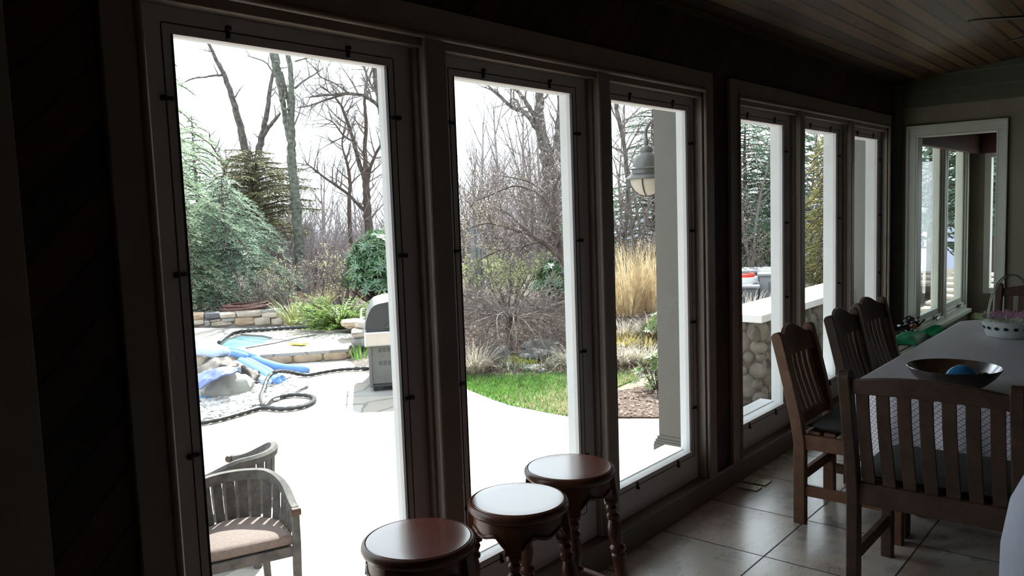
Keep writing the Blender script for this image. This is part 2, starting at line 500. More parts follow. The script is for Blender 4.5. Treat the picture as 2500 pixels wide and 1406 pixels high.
# ------------------------------------------------------------------ mesh builder
class MB:
    def __init__(self):
        self.v = []
        self.f = []

    def add(self, vs, fs):
        o = len(self.v)
        self.v.extend(tuple(p) for p in vs)
        self.f.extend(tuple(i + o for i in q) for q in fs)
        return self

    def box(self, x0, x1, y0, y1, z0, z1):
        return self.add([(x0, y0, z0), (x1, y0, z0), (x1, y1, z0), (x0, y1, z0), (x0, y0, z1), (x1, y0, z1), (x1, y1, z1), (x0, y1, z1)],
                        [(0, 3, 2, 1), (4, 5, 6, 7), (0, 1, 5, 4), (1, 2, 6, 5), (2, 3, 7, 6), (3, 0, 4, 7)])

    def bar(self, p, q, w, t, up=(0, 0, 1), w2=None, t2=None):
        p, q, up = Vector(p), Vector(q), Vector(up)
        d = (q - p).normalized()
        a = d.cross(up)
        if a.length < 1e-4:
            a = d.cross(Vector((1, 0, 0)))
        a.normalize()
        b = a.cross(d).normalized()
        w2 = w if w2 is None else w2
        t2 = t if t2 is None else t2
        vs = []
        for c, ww, tt in ((p, w, t), (q, w2, t2)):
            for sa, sb in ((-1, -1), (1, -1), (1, 1), (-1, 1)):
                vs.append(c + a * (sa * ww / 2) + b * (sb * tt / 2))
        return self.add(vs, [(0, 1, 2, 3), (7, 6, 5, 4), (0, 4, 5, 1), (1, 5, 6, 2), (2, 6, 7, 3), (3, 7, 4, 0)])

    def strip(self, pts, w, t, side):
        """a flat board following pts; side = direction of its width"""
        side = Vector(side).normalized()
        n = len(pts)
        vs = []
        for i, p in enumerate(pts):
            p = Vector(p)
            d = (Vector(pts[min(i + 1, n - 1)]) - Vector(pts[max(i - 1, 0)])).normalized()
            b = d.cross(side).normalized()
            for sa, sb in ((-1, -1), (1, -1), (1, 1), (-1, 1)):
                vs.append(p + side * (sa * w / 2) + b * (sb * t / 2))
        fs = [(0, 1, 2, 3), (4 * n - 1, 4 * n - 2, 4 * n - 3, 4 * n - 4)]
        for i in range(n - 1):
            o = 4 * i
            for j in range(4):
                fs.append((o + j, o + 4 + j, o + 4 + (j + 1) % 4, o + (j + 1) % 4))
        return self.add(vs, fs)

    def tube(self, pts, rad, n=6, cap=True, closed=False):
        pts = [Vector(p) for p in pts]
        m = len(pts)
        if not hasattr(rad, '__len__'):
            rad = [rad] * m
        d0 = (pts[1] - pts[0]).normalized()
        a = d0.orthogonal().normalized()
        vs = []
        for i, p in enumerate(pts):
            if closed:
                d = (pts[(i + 1) % m] - pts[i - 1]).normalized()
            else:
                d = (pts[min(i + 1, m - 1)] - pts[max(i - 1, 0)])
                d = d.normalized() if d.length > 1e-9 else d0
            a = (a - d * a.dot(d))
            a = a.normalized() if a.length > 1e-6 else d.orthogonal().normalized()
            b = d.cross(a)
            for j in range(n):
                th = 2 * math.pi * j / n
                vs.append(p + (a * math.cos(th) + b * math.sin(th)) * rad[i])
        fs = []
        for i in range(m if closed else m - 1):
            o, o2 = i * n, ((i + 1) % m) * n
            for j in range(n):
                fs.append((o + j, o + (j + 1) % n, o2 + (j + 1) % n, o2 + j))
        if cap and not closed:
            fs.append(tuple(range(n - 1, -1, -1)))
            fs.append(tuple((m - 1) * n + j for j in range(n)))
        return self.add(vs, fs)

    def lathe(self, prof, n=32, c=(0, 0, 0), axis=None, cap=True, squash=None):
        c = Vector(c)
        if axis is None:
            X, Y, Z = Vector((1, 0, 0)), Vector((0, 1, 0)), Vector((0, 0, 1))
        else:
            Z = Vector(axis).normalized()
            X = Z.orthogonal().normalized()
            Y = Z.cross(X)
        vs = []
        for r, z in prof:
            for j in range(n):
                th = 2 * math.pi * j / n
                k = 1 if squash is None else squash(th, z)
                vs.append(c + X * (r * k * math.cos(th)) + Y * (r * k * math.sin(th)) + Z * z)
        fs = []
        for i in range(len(prof) - 1):
            for j in range(n):
                fs.append((i * n + j, i * n + (j + 1) % n, (i + 1) * n + (j + 1) % n, (i + 1) * n + j))
        if cap:
            fs.append(tuple(range(n - 1, -1, -1)))
            fs.append(tuple((len(prof) - 1) * n + j for j in range(n)))
        return self.add(vs, fs)

    def prism(self, poly, z0, z1):
        n = len(poly)
        vs = [(p[0], p[1], z0) for p in poly] + [(p[0], p[1], z1) for p in poly]
        fs = [tuple(range(n - 1, -1, -1)), tuple(range(n, 2 * n))]
        for i in range(n):
            j = (i + 1) % n
            fs.append((i, j, n + j, n + i))
        return self.add(vs, fs)

    def blob(self, c, r, rng, sub=8, rough=0.18, flat=1.0):
        """a lumpy stone"""
        c = Vector(c)
        nu, nv = sub, max(4, sub // 2 + 1)
        ph = [rng.uniform(0, 6.28) for _ in range(6)]
        vs = []
        for i in range(nv + 1):
            t = math.pi * i / nv
            for j in range(nu):
                p = 2 * math.pi * j / nu
                x, y, z = math.sin(t) * math.cos(p), math.sin(t) * math.sin(p), math.cos(t)
                k = 1 + rough * (math.sin(2.3 * x + ph[0]) + math.sin(3.1 * y + ph[1]) + math.sin(2.7 * z + ph[2]) + 0.6 * math.sin(5 * x + 4 * y + ph[3])) / 2
                if 0 < i < nv:
                    k *= 1 + rng.uniform(-rough, rough) * 0.25
                vs.append((c.x + r[0] * k * x, c.y + r[1] * k * y, c.z + r[2] * k * z))
        fs = []
        for i in range(nv):
            for j in range(nu):
                fs.append((i * nu + j, (i + 1) * nu + j, (i + 1) * nu + (j + 1) % nu, i * nu + (j + 1) % nu))
        return self.add(vs, fs)

    def stone(self, c, s, rot, rng, rough=0.12):
        """a squared block of stone with softened uneven edges"""
        c = Vector(c)
        n = 4
        ca, sa = math.cos(rot), math.sin(rot)
        base = len(self.v)
        idx = {}
        vs, fs = [], []
        def vert(i, j, k):
            key = (i, j, k)
            if key not in idx:
                p = [2 * q / n - 1 for q in key]
                l = max(1e-6, (abs(p[0]) ** 6 + abs(p[1]) ** 6 + abs(p[2]) ** 6) ** (1 / 6))
                p = [q / l for q in p]
                p = [q * (1 + rng.uniform(-rough, rough)) for q in p]
                x, y, z = p[0] * s[0] / 2, p[1] * s[1] / 2, p[2] * s[2] / 2
                idx[key] = len(vs)
                vs.append((c.x + x * ca - y * sa, c.y + x * sa + y * ca, c.z + z))
            return idx[key]
        for ax in range(3):
            for side in (0, n):
                for a in range(n):
                    for b in range(n):
                        q = []
                        for da, db in ((0, 0), (1, 0), (1, 1), (0, 1)):
                            k = [0, 0, 0]
                            k[ax] = side
                            k[(ax + 1) % 3] = a + da
                            k[(ax + 2) % 3] = b + db
                            q.append(vert(*k))
                        fs.append(tuple(q) if side else tuple(reversed(q)))
        return self.add(vs, fs)

    def leafq(self, p, d, n, L, w):
        """one pointed leaf: a kite along d, lying across n"""
        s = d.cross(n)
        s = s.normalized() if s.length > 1e-5 else d.orthogonal().normalized()
        return self.add([p, p + d * (L * 0.45) + s * (w / 2), p + d * L, p + d * (L * 0.45) - s * (w / 2)], [(0, 1, 2, 3)])

    def blade(self, p, d, bend, L, w, seg=3):
        """an arching grass blade"""
        d = Vector(d).normalized()
        s = d.cross(Vector((0, 0, 1)))
        s = s.normalized() if s.length > 1e-4 else Vector((1, 0, 0))
        vs, fs = [], []
        q = Vector(p)
        for i in range(seg + 1):
            ww = w * (1 - 0.85 * i / seg) / 2
            vs += [q - s * ww, q + s * ww]
            q = q + d * (L / seg)
            d = (d + Vector((0, 0, -bend / seg)) + Vector((d.x, d.y, 0)) * (bend * 0.4 / seg)).normalized()
        for i in range(seg):
            fs.append((2 * i, 2 * i + 1, 2 * i + 3, 2 * i + 2))
        return self.add(vs, fs)

    def build(self, name, mat, parent=None, bevel=0.0, smooth=None, sub=0):
        me = bpy.data.meshes.new(name)
        me.from_pydata(self.v, [], self.f)
        me.materials.append(M(mat) if isinstance(mat, str) else mat)
        if smooth is not None:
            me.polygons.foreach_set('use_smooth', [True] * len(me.polygons))
            if smooth < 180:
                me.set_sharp_from_angle(angle=math.radians(smooth))
        me.update()
        o = bpy.data.objects.new(name, me)
        COL.objects.link(o)
        if parent is not None:
            o.parent = parent
        if bevel:
            b = o.modifiers.new('edge', 'BEVEL')
            b.width = bevel
            b.segments = 2
            b.limit_method = 'ANGLE'
        if sub:
            s = o.modifiers.new('soft', 'SUBSURF')
            s.levels = s.render_levels = sub
        return o

def tag(o, label, cat, group=None, kind=None):
    if label:
        o['label'] = label
    if cat:
        o['category'] = cat
    if group:
        o['group'] = group
    if kind:
        o['kind'] = kind
    return o

def thing(name, label, cat, loc=(0, 0, 0), rz=0.0, group=None, kind=None):
    o = bpy.data.objects.new(name, None)
    o.empty_display_size = 0.1
    COL.objects.link(o)
    o.location = loc
    o.rotation_euler = (0, 0, rz)
    return tag(o, label, cat, group, kind)

def struct(o):
    o['kind'] = 'structure'
    return o

def copy_tree(o, parent=None):
    c = o.copy()
    COL.objects.link(c)
    if parent is not None:
        c.parent = parent
    for ch in list(o.children):
        copy_tree(ch, c)
    return c

def spline(pts, n=8):
    pts = [Vector(p) for p in pts]
    P = [pts[0] * 2 - pts[1]] + pts + [pts[-1] * 2 - pts[-2]]
    out = []
    for i in range(1, len(P) - 2):
        for j in range(n):
            t = j / n
            a, b, c, d = P[i - 1], P[i], P[i + 1], P[i + 2]
            out.append(0.5 * ((2 * b) + (c - a) * t + (2 * a - 5 * b + 4 * c - d) * t * t + (3 * b - a - 3 * c + d) * t ** 3))
    out.append(pts[-1])
    return out

# ------------------------------------------------------------------ the room
YS, YC, YP = 1.965, 1.905, 1.925        # sash face, casing face, panel face
XF = 7.241                               # far wall
ZT, ZB = 2.02, 0.272                     # top and bottom of the panes
WINS = [(1.045, 1.752), (2.050, 2.745), (3.030, 3.730), (4.285, 4.982), (5.270, 5.967), (6.250, 6.947)]

b = MB().box(-3.0, XF, -4.2, 1.93, -0.06, 0.0)
struct(b.build('floor', 'slate_tile'))

def zc(y):
    return 2.478 + 0.098 * (1.925 - y)
b = MB()
b.add([(-3, 2.15, zc(2.15)), (XF, 2.15, zc(2.15)), (XF, -4.2, zc(-4.2)), (-3, -4.2, zc(-4.2)),
       (-3, 2.15, zc(2.15) + .12), (XF, 2.15, zc(2.15) + .12), (XF, -4.2, zc(-4.2) + .12), (-3, -4.2, zc(-4.2) + .12)],
      [(0, 3, 2, 1), (4, 5, 6, 7), (0, 1, 5, 4), (1, 2, 6, 5), (2, 3, 7, 6), (3, 0, 4, 7)])
struct(b.build('ceiling', 'ceiling_planks'))

b = MB()
for x0, x1, z0, z1 in ((-3.0, 0.93, -0.86, 2.49), (3.80, 4.20, 0.115, 2.13), (7.05, XF + .12, 0.115, 2.13), (0.93, XF + .12, 2.13, 2.49), (0.93, XF + .12, -0.86, 0.115)):
    b.box(x0, x1, YP, 2.045, z0, z1)
struct(b.build('wall_window', 'diagonal_boards'))

def casing(name, x0, x1, xi0, xi1):
    b = MB()
    b.box(x0, xi0, YC, YP, 0.118, 2.215)
    b.box(xi1, x1, YC, YP, 0.118, 2.215)
    b.box(xi0, xi1, YC, YP, 2.122, 2.215)
    b.box(xi0, xi0 + .02, YC + .012, 2.0, 0.118, 2.122)
    b.box(xi1 - .02, xi1, YC + .012, 2.0, 0.118, 2.122)
    b.box(xi0, xi1, YC + .012, 2.0, 2.086, 2.122)
    # rounded bead along the inner edge
    for p, q in (((xi0, YC, .12), (xi0, YC, 2.122)), ((xi1, YC, .12), (xi1, YC, 2.122)), ((xi0, YC, 2.122), (xi1, YC, 2.122))):
        b.tube([p, q], 0.011, 8)
    return struct(b.build(name, 'casing_paint', bevel=0.003, smooth=35))
casing('trim_1', 0.845, 3.90, 0.935, 3.812)
casing('trim_2', 4.10, 7.08, 4.20, 7.03)
b = MB().box(0.36, 0.652, YC, YP, 0.118, 2.49)
struct(b.build('trim_3', 'casing_paint', bevel=0.003))
b = MB()
for a, c in ((0, 1), (1, 2), (3, 4), (4, 5)):
    x0, x1 = WINS[a][1] + .096, WINS[c][0] - .096
    b.box(x0, x1, 1.936, 2.04, .118, 2.10)
    b.box(x0 + .014, x1 + .004, YC, 1.94, .118, 2.122)
    b.tube([(x0 + .018, YC + .004, .12), (x0 + .018, YC + .004, 2.122)], .011, 8)
struct(b.build('trim_4', 'casing_paint', bevel=0.004, smooth=35))
b = MB()
b.add([(-3, 1.90, 0), (XF, 1.90, 0), (XF, 1.90, .108), (XF, 1.908, .117), (XF, 1.965, .119), (XF, 1.965, 0),
       (-3, 1.90, .108), (-3, 1.908, .117), (-3, 1.965, .119), (-3, 1.965, 0)],
      [(0, 1, 2, 6), (6, 2, 3, 7), (7, 3, 4, 8), (8, 4, 5, 9), (9, 5, 1, 0), (0, 6, 7, 8, 9), (1, 5, 4, 3, 2)])
struct(b.build('baseboard_window', 'base_paint'))

CLIP_SIDE = (0.50, 0.95, 1.42, 1.86)
clip_me = None
for i, (xl, xr) in enumerate(WINS):
    w = thing('window_%d' % (i + 1), None, None, (xl, YS, ZB), kind='structure')
    W_, H_ = xr - xl, ZT - ZB
    b = MB()
    so_, bo, to = .096, ZB - .119, .066
    y1 = .030
    for x0, x1, z0, z1 in ((-so_, 0, -bo, H_ + to), (W_, W_ + so_, -bo, H_ + to), (0, W_, -bo, 0), (0, W_, H_, H_ + to)):
        b.box(x0, x1, 0, y1, z0, z1)
    b.build('window_frame', 'sash_paint', w)
    yo = (.050, .066, .064, .088, .100, .100)[i]
    b = MB()
    for x0, x1, z0, z1 in ((-so_, 0, -bo, H_ + to), (W_, W_ + so_, -bo, H_ + to), (0, W_, -bo, 0), (0, W_, H_, H_ + to)):
        b.box(x0, x1, .030, yo, z0, z1)
    b.build('outer_frame', 'white_paint', w)
    y1 = yo
    # thin retaining strip that holds the inner storm panel, with its dark joint line
    b = MB()
    g, t = .024, .003
    for x0, x1, z0, z1 in ((-g - t, -g, -g, H_ + g), (W_ + g, W_ + g + t, -g, H_ + g), (-g, W_ + g, -g - t, -g), (-g, W_ + g, H_ + g, H_ + g + t)):
        b.box(x0, x1, -.0012, .004, z0, z1)
    for x0, x1, z0, z1 in ((-.002, .004, 0, H_), (W_ - .004, W_ + .002, 0, H_)):
        b.box(x0, x1, -.0012, .010, z0, z1)
    b.build('panel_gasket', 'black_clip', w)
    b = MB().box(0, W_, .012, .016, 0, H_)
    b.build('glass', 'window_glass', w)
    # exterior sill
    b = MB().box(-.02, W_ + .02, y1 - .01, .17, -.03, .004)
    b.build('outer_sill', 'white_paint', w)
    cl = []
    for z in CLIP_SIDE:
        cl += [(-.024, z - ZB, 0), (W_ + .024, z - ZB, 0)]
    for x in (.22, .78):
        cl += [(W_ * x, H_ + .024, 1), (W_ * x, -.024, 1)]
    for x, z, vert in cl:
        if clip_me is None:
            cb = MB().box(-.017, .017, -.007, 0.002, -.005, .005).box(-.017, -.006, -.012, 0, -.007, .007)
            co = cb.build('clip', 'black_clip', w, bevel=.002)
            clip_me = co
        else:
            co = clip_me.copy()
            COL.objects.link(co)
            co.parent = w
        co.location = (x, 0, z)
        if vert:
            co.rotation_euler = (0, math.pi / 2 if z > H_ / 2 else -math.pi / 2, 0)
        elif x < W_ / 2:
            co.rotation_euler = (0, 0, 0)
        else:
            co.rotation_euler = (0, math.pi, 0)

# far wall with a cased opening into the window nook
DY0, DY1, DZ = 1.171, 1.755, 2.05
b = MB()
b.box(XF, XF + .12, DY1, 1.925, 0, 2.272)
b.box(XF, XF + .12, -4.2, DY0, 0, 2.272)
b.box(XF, XF + .12, DY0, DY1, DZ, 2.272)
struct(b.build('wall_far', 'wall_plaster'))
b = MB()
for i in range(6):
    z0 = 2.272 + i * .12
    b.add([(XF - .036, -4.2, z0), (XF - .036, 1.925, z0), (XF - .002, 1.925, z0 + .12), (XF - .002, -4.2, z0 + .12), (XF + .1, -4.2, z0), (XF + .1, 1.925, z0), (XF + .1, 1.925, z0 + .12), (XF + .1, -4.2, z0 + .12)],
          [(0, 3, 2, 1), (4, 5, 6, 7), (0, 1, 5, 4), (3, 7, 6, 2), (1, 2, 6, 5), (0, 4, 7, 3)])
for y in (1.86,):
    b.box(XF - .03, XF, y, 1.925, 0.1, 2.47)
struct(b.build('trim_5', 'wall_siding'))
b = MB()
for (y0, y1, z0, z1, pr) in ((DY1, DY1 + .052, 0, DZ, .018), (DY0 - .042, DY0, 0, DZ, .018), (DY0 - .042, DY1 + .052, DZ, DZ + .055, .018),
                             (DY1 + .052, DY1 + .074, 0, DZ + .055, .028), (DY0 - .062, DY0 - .042, 0, DZ + .055, .028), (DY0 - .062, DY1 + .074, DZ + .055, DZ + .078, .028)):
    b.box(XF - pr, XF + .01, y0, y1, z0, z1)
b.box(XF - .016, XF + .125, DY1 - .015, DY1 - .0005, 0, DZ - .016)
b.box(XF - .016, XF + .125, DY0 + .0005, DY0 + .015, 0, DZ - .016)
b.box(XF - .016, XF + .125, DY0 + .0005, DY1 - .0005, DZ - .0155, DZ - .0005)
struct(b.build('door_1', 'nook_paint', bevel=.003))

# nook beyond the opening
NX, NY = 9.85, 1.85
b = MB()
b.box(XF + .12, NX + .12, -1.6, NY + .1, -.06, 0)
struct(b.build('floor_nook', 'slate_tile'))
b = MB().box(XF + .12, NX + .12, -1.6, NY + .12, 2.30, 2.4)
struct(b.build('ceiling_nook', 'beam_red'))
b = MB()
b.box(XF + .1, NX + .1, NY, NY + .1, -.86, .36)
b.box(XF + .1, NX + .1, NY, NY + .1, 2.17, 2.3)
b.box(XF + .1, 7.66, NY, NY + .1, .36, 2.17)
b.box(9.62, NX + .1, NY, NY + .1, .36, 2.17)
struct(b.build('wall_nook', 'wall_plaster'))
b = MB()
b.box(XF + .13, NX, NY - .10, NY - .035, 1.985, 2.3)
b.box(NX - .10, NX - .03, -1.6, NY - .10, 1.985, 2.3)
struct(b.build('trim_6', 'beam_red'))
NW = [(7.66, 8.63), (8.65, 9.62)]
for i, (x0, x1) in enumerate(NW):
    w = thing('window_%d' % (i + 7), None, None, (x0, NY, .36), kind='structure')
    L, H = x1 - x0, 1.81
    b = MB()
    for o, wd_, y0, y1 in ((0, .045, -.028, .09), (.045, .03, -.012, .08), (.075, .055, .006, .06)):
        for a0, a1, z0, z1 in ((o, o + wd_, o, H - o), (L - o - wd_, L - o, o, H - o), (o + wd_, L - o - wd_, o, o + wd_), (o + wd_, L - o - wd_, H - o - wd_, H - o)):
            b.box(a0, a1, y0, y1, z0, z1)
    b.build('window_frame', 'nook_paint', w, bevel=.003)
    MB().box(.13, L - .13, .03, .034, .13, H - .13).build('glass', 'window_glass', w)
    c = MB().box(L * .6, L * .72, -.03, .0, .055, .075)
    c.tube([(L * .66, -.03, .07), (L * .63, -.055, .075), (L * .52, -.06, .06)], .008, 6)
    c.build('crank_handle', 'wire_grey', w, smooth=40)
b = MB().box(XF + .13, 9.62, NY - .075, NY, .325, .362)
struct(b.build('trim_7', 'nook_paint', bevel=.004))
b = MB()
EY1, EZ0, EZ1 = 1.715, .50, 2.0
b.box(NX, NX + .12, EY1, NY + .1, -.86, 2.3)
b.box(NX, NX + .12, -1.7, .9, -.86, 2.3)
b.box(NX, NX + .12, .9, EY1, -.86, EZ0)
b.box(NX, NX + .12, .9, EY1, EZ1, 2.3)
struct(b.build('wall_nook_end', 'wall_plaster'))
w = thing('window_9', None, None, (NX, .9, EZ0), kind='structure')
b = MB()
for y0, y1, z0, z1 in ((0, .06, 0, 1.5), (EY1 - .9 - .06, EY1 - .9, 0, 1.5), (.06, EY1 - .96, 0, .06), (.06, EY1 - .96, 1.44, 1.5)):
    b.box(-.02, .1, y0, y1, z0, z1)
b.build('window_frame', 'nook_paint', w, bevel=.003)
MB().box(.04, .044, .06, EY1 - .96, .06, 1.44).build('glass', 'window_glass', w)
b = MB().box(XF + .12, NX + .12, -1.7, -1.6, -.06, 2.3)
struct(b.build('wall_nook_back', 'wall_plaster'))
h = thing('baseboard_heater', 'long low metal baseboard heater under the nook windows', 'heater', (XF + .2, NY, 0))
b = MB()
b.add([(0, -.065, .03), (2.35, -.065, .03), (2.35, -.065, .155), (0, -.065, .155), (0, -.02, .2), (2.35, -.02, .2), (0, 0, .2), (2.35, 0, .2), (0, 0, .03), (2.35, 0, .03)],
      [(0, 1, 2, 3), (4, 5, 7, 6), (6, 7, 9, 8), (8, 9, 1, 0), (0, 3, 6, 8), (1, 9, 7, 2), (3, 2, 5, 4)][:6])
b.build('heater_body', 'heater_metal', h)
MB().box(0, 2.35, -.062, -.018, .16, .172).build('damper_slot', 'unit_dark', h)

# the two walls behind the camera
struct(MB().box(-3.1, -3.0, -4.2, 2.05, 0, 3.1).build('wall_left', 'wall_back_paint'))
struct(MB().box(-3.0, XF, -4.3, -4.2, 0, 3.1).build('wall_back', 'wall_back_paint'))

# ------------------------------------------------------------------ bar stools
def turned_leg(p, q):
    """turned, splayed leg from p (top) to q (foot): square block, vase and rings, tapered eight-sided shaft"""
    p, q = Vector(p), Vector(q)
    d = (p - q)
    L = d.length
    out = MB()
    prof = [(.017, 0), (.019, .02), (.022, .30), (.026, .345), (.021, .352), (.028, .362), (.028, .372), (.018, .382), (.022, .400), (.026, .425),
            (.024, .45), (.016, .475), (.022, .482), (.022, .492), (.015, .50), (.020, .52), (.014, .53), (.024, .537), (.024, .547), (.018, .555)]
    prof = [(r, z * L / .64) for r, z in prof]
    out.lathe(prof, 14, q, d)
    t = d.normalized()
    out.bar(q + t * (.553 * L / .64), p, .046, .046, (1, 0, 0))
    return out

def bar_stool(loc, rz, label):
    H = .66
    s = thing('bar_stool', label, 'bar stool', loc, rz, 'round-topped bar stools')
    b = MB().lathe([(.130, H - .034), (.148, H - .034), (.155, H - .028), (.159, H - .018), (.157, H - .008), (.151, H - .002), (.1475, H - .001), (.1465, H - .008)], 64, cap=False)
    b.build('seat_rim', 'stool_wood', s, smooth=50)
    MB().lathe([(.0, H), (.10, H), (.1415, H), (.1432, H - .0002), (.1452, H - .0014), (.146, H - .008)], 64, cap=False).build('seat_top', 'stool_top', s, smooth=60)
    b = MB()
    n = 96
    vs, fs = [], []
    for j in range(n):
        th = 2 * math.pi * j / n
        zb = H - .085 - .035 * max(0, math.cos(4 * th)) - .006 * math.cos(8 * th)
        for r, z in ((.142, H - .03), (.142, zb), (.128, zb), (.128, H - .03)):
            vs.append((r * math.cos(th), r * math.sin(th), z))
    for j in range(n):
        o, o2 = 4 * j, 4 * ((j + 1) % n)
        for a in range(4):
            fs.append((o + a, o2 + a, o2 + (a + 1) % 4, o + (a + 1) % 4))
    b.add(vs, fs)
    b.build('apron', 'stool_wood', s, smooth=40)
    # raised moulding that follows the scallop
    mol = [Vector((.144 * math.cos(t), .144 * math.sin(t), H - .076 - .035 * max(0, math.cos(4 * t)) - .006 * math.cos(8 * t))) for t in (2 * math.pi * j / 96 for j in range(96))]
    MB().tube(mol, .005, 6, closed=True).build('apron_moulding', 'stool_wood', s, smooth=60)
    feet = []
    for a in range(4):
        th = a * math.pi / 2
        top = Vector((.130 * math.cos(th), .130 * math.sin(th), H - .035))
        ft = Vector((.205 * math.cos(th), .205 * math.sin(th), 0))
        feet.append((top, ft))
        turned_leg(top, ft).build('leg', 'stool_wood', s, smooth=35)
    for a in range(4):
        t0, f0 = feet[a]
        t1, f1 = feet[(a + 1) % 4]
        z = .17 + .05 * (a % 2)
        k = z / (H - .035)
        MB().tube([f0.lerp(t0, k), f0.lerp(t0, k).lerp(f1.lerp(t1, k), .5), f1.lerp(t1, k)], [.009, .013, .009], 10).build('stretcher', 'stool_wood', s, smooth=40)
    return s
bar_stool((1.474, 1.618, 0), math.radians(20), 'dark red-brown round bar stool nearest the camera, cut off by the bottom edge')
bar_stool((1.868, 1.585, 0), math.radians(33), 'middle round bar stool of three, its top shining pale with sky light')
bar_stool((2.215, 1.640, 0), math.radians(40), 'farthest round bar stool of three, its back against the window mullion')

# ------------------------------------------------------------------ dining furniture
def dining_chair(loc, rz, label, W=.46, D=.44, nslat=6, sw=.045, cushion=True, crest='arch', mat='teak_dark', group='slatted dining chairs'):
    c = thing('dining_chair', label, 'chair', loc, rz, group)
    hx = W / 2 - .024
    lean = lambda z: 0.0 if z < .42 else -.115 * ((z - .42) / .5) ** 1.15
    for s in (-1, 1):
        zs = [0, .2, .40, .52, .66, .80, .895]
        pts = [(s * hx, lean(z), z) for z in zs]
        front = [(y + .028, z) for x, y, z in pts]
        back = [(y - .028, z) for x, y, z in pts]
        ty, tz = pts[-1][1], pts[-1][2]
        ear = [(ty + .028 * math.cos(math.radians(a)), tz + .028 * math.sin(math.radians(a))) for a in range(20, 180, 20)]
        ol = front + ear + back[::-1]
        m = len(ol)
        b = MB().add([(s * hx - .022, y, z) for y, z in ol] + [(s * hx + .022, y, z) for y, z in ol],
                     [tuple(range(m)), tuple(range(2 * m - 1, m - 1, -1))] + [(i, m + i, m + (i + 1) % m, (i + 1) % m) for i in range(m)])
        b.build('rear_leg', mat, c, bevel=.005)
        MB().bar((s * hx, D, 0), (s * hx, D, .44), .046, .046, (0, 1, 0)).build('front_leg', mat, c, bevel=.005)
        b = MB().bar((s * hx, .02, .165), (s * hx, D - .02, .165), .024, .05)
        b.build('stretcher', mat, c, bevel=.003)
        b = MB().bar((s * hx, .02, .405), (s * hx, D - .02, .405), .028, .07)
        b.build('seat_rail', mat, c, bevel=.003)
    if crest == 'arch':
        MB().bar((-hx, .0, .23), (hx, .0, .23), .024, .05).build('stretcher', mat, c, bevel=.003)
    MB().bar((-hx, D, .405), (hx, D, .405), .028, .07).build('seat_rail', mat, c, bevel=.003)
    if crest == 'arch':
        MB().bar((-hx, .0, .395), (hx, .0, .395), .028, .07).build('seat_rail', mat, c, bevel=.003)
    # crest rail
    b = MB()
    n = 18
    vs, fs = [], []
    zb = .795 if crest == 'arch' else .83
    for i in range(n + 1):
        u = -1 + 2 * i / n
        x = u * (hx - .018)
        if crest == 'arch':
            zt = .885 + .055 * (.5 + .5 * math.cos(math.pi * min(1, abs(u) * 1.15))) ** .7
        else:
            zt = .885 + .030 * (1 - u * u)
        ybow = -.018 * (1 - u * u)
        for z, t in ((zb + (.012 * (1 - u * u) if crest != 'arch' else 0), -1), (zt, -1), (zt, 1), (zb + (.012 * (1 - u * u) if crest != 'arch' else 0), 1)):
            vs.append((x, lean(z) + ybow + t * .013, z))
    for i in range(n):
        for a in range(4):
            fs.append((4 * i + a, 4 * i + 4 + a, 4 * i + 4 + (a + 1) % 4, 4 * i + (a + 1) % 4))
    fs += [(3, 2, 1, 0), (4 * n, 4 * n + 1, 4 * n + 2, 4 * n + 3)]
    b.add(vs, fs)
    b.build('crest_rail', mat, c, bevel=.004, smooth=30)
    zl, hl = (.50, .055) if crest == 'arch' else (.425, .085)
    MB().bar((-hx, lean(zl) - .004, zl), (hx, lean(zl) - .004, zl), .026, hl).build('lower_back_rail', mat, c, bevel=.003)
    sp = (2 * hx - .044) / nslat
    for i in range(nslat):
        x = -hx + .022 + sp * (i + .5)
        u = x / hx
        pts = [(x, lean(z) - .018 * (1 - u * u) * smooth(.5, .8, z) - .012 * math.sin(math.pi * (z - .5) / .33), z) for z in (.505 if crest == 'arch' else .44, .58, .66, .74, .85)]
        MB().strip(pts, sw, .012, (1, 0, 0)).build('back_slat', mat, c, bevel=.002)
    b = MB()
    ns = 6
    for i in range(ns):
        y = .035 + (D - .03) * i / (ns - .4)
        b.box(-hx + .01, hx - .01, y, y + .055, .441, .457)
    b.build('seat', mat, c, bevel=.003)
    if cushion:
        b = MB()
        n = 10
        vs, fs = [], []
        for i in range(n + 1):
            for j in range(n + 1):
                u, w = -1 + 2 * i / n, -1 + 2 * j / n
                e = (max(0, 1 - abs(u) ** 6) * max(0, 1 - abs(w) ** 6)) ** .4
                vs.append((u * (W / 2 - .012), .035 + (w + 1) / 2 * (D - .01), .486 + .028 * e))
        m = len(vs)
        vs += [(x, y, .9160 - z + .03) for x, y, z in vs]
        vs = vs[:m] + [(x, y, max(.459, .486 - (z - .486))) for x, y, z in vs[:m]]
        for i in range(n):
            for j in range(n):
                a = i * (n + 1) + j
                fs.append((a, a + n + 1, a + n + 2, a + 1))
                fs.append((m + a, m + a + 1, m + a + n + 2, m + a + n + 1))
        b.add(vs, fs)
        b.build('cushion', 'dark_cushion', c, smooth=60)
    return c
g_side = 'slatted side chairs along the window side of the table'
dining_chair((3.985, 1.415, 0), math.pi, 'slatted wooden dining chair nearest on the window side, with dark cushion', mat='teak_brown', group=g_side)  # browner wood than the rest of the set: its lit side painted in
dining_chair((4.670, 1.400, 0), math.pi, 'middle slatted dining chair on the window side of the table', group=g_side)
dining_chair((5.270, 1.430, 0), math.pi - .06, 'farthest slatted dining chair on the window side, next to the slatted bench', group=g_side)
dining_chair((3.165, .700, 0), -math.pi / 2, 'wide slat-backed wooden chair at the near head of the table, back to camera', W=.60, D=.46, nslat=7, sw=.046, cushion=True, crest='plain', group='slat-backed chairs at the heads of the table')
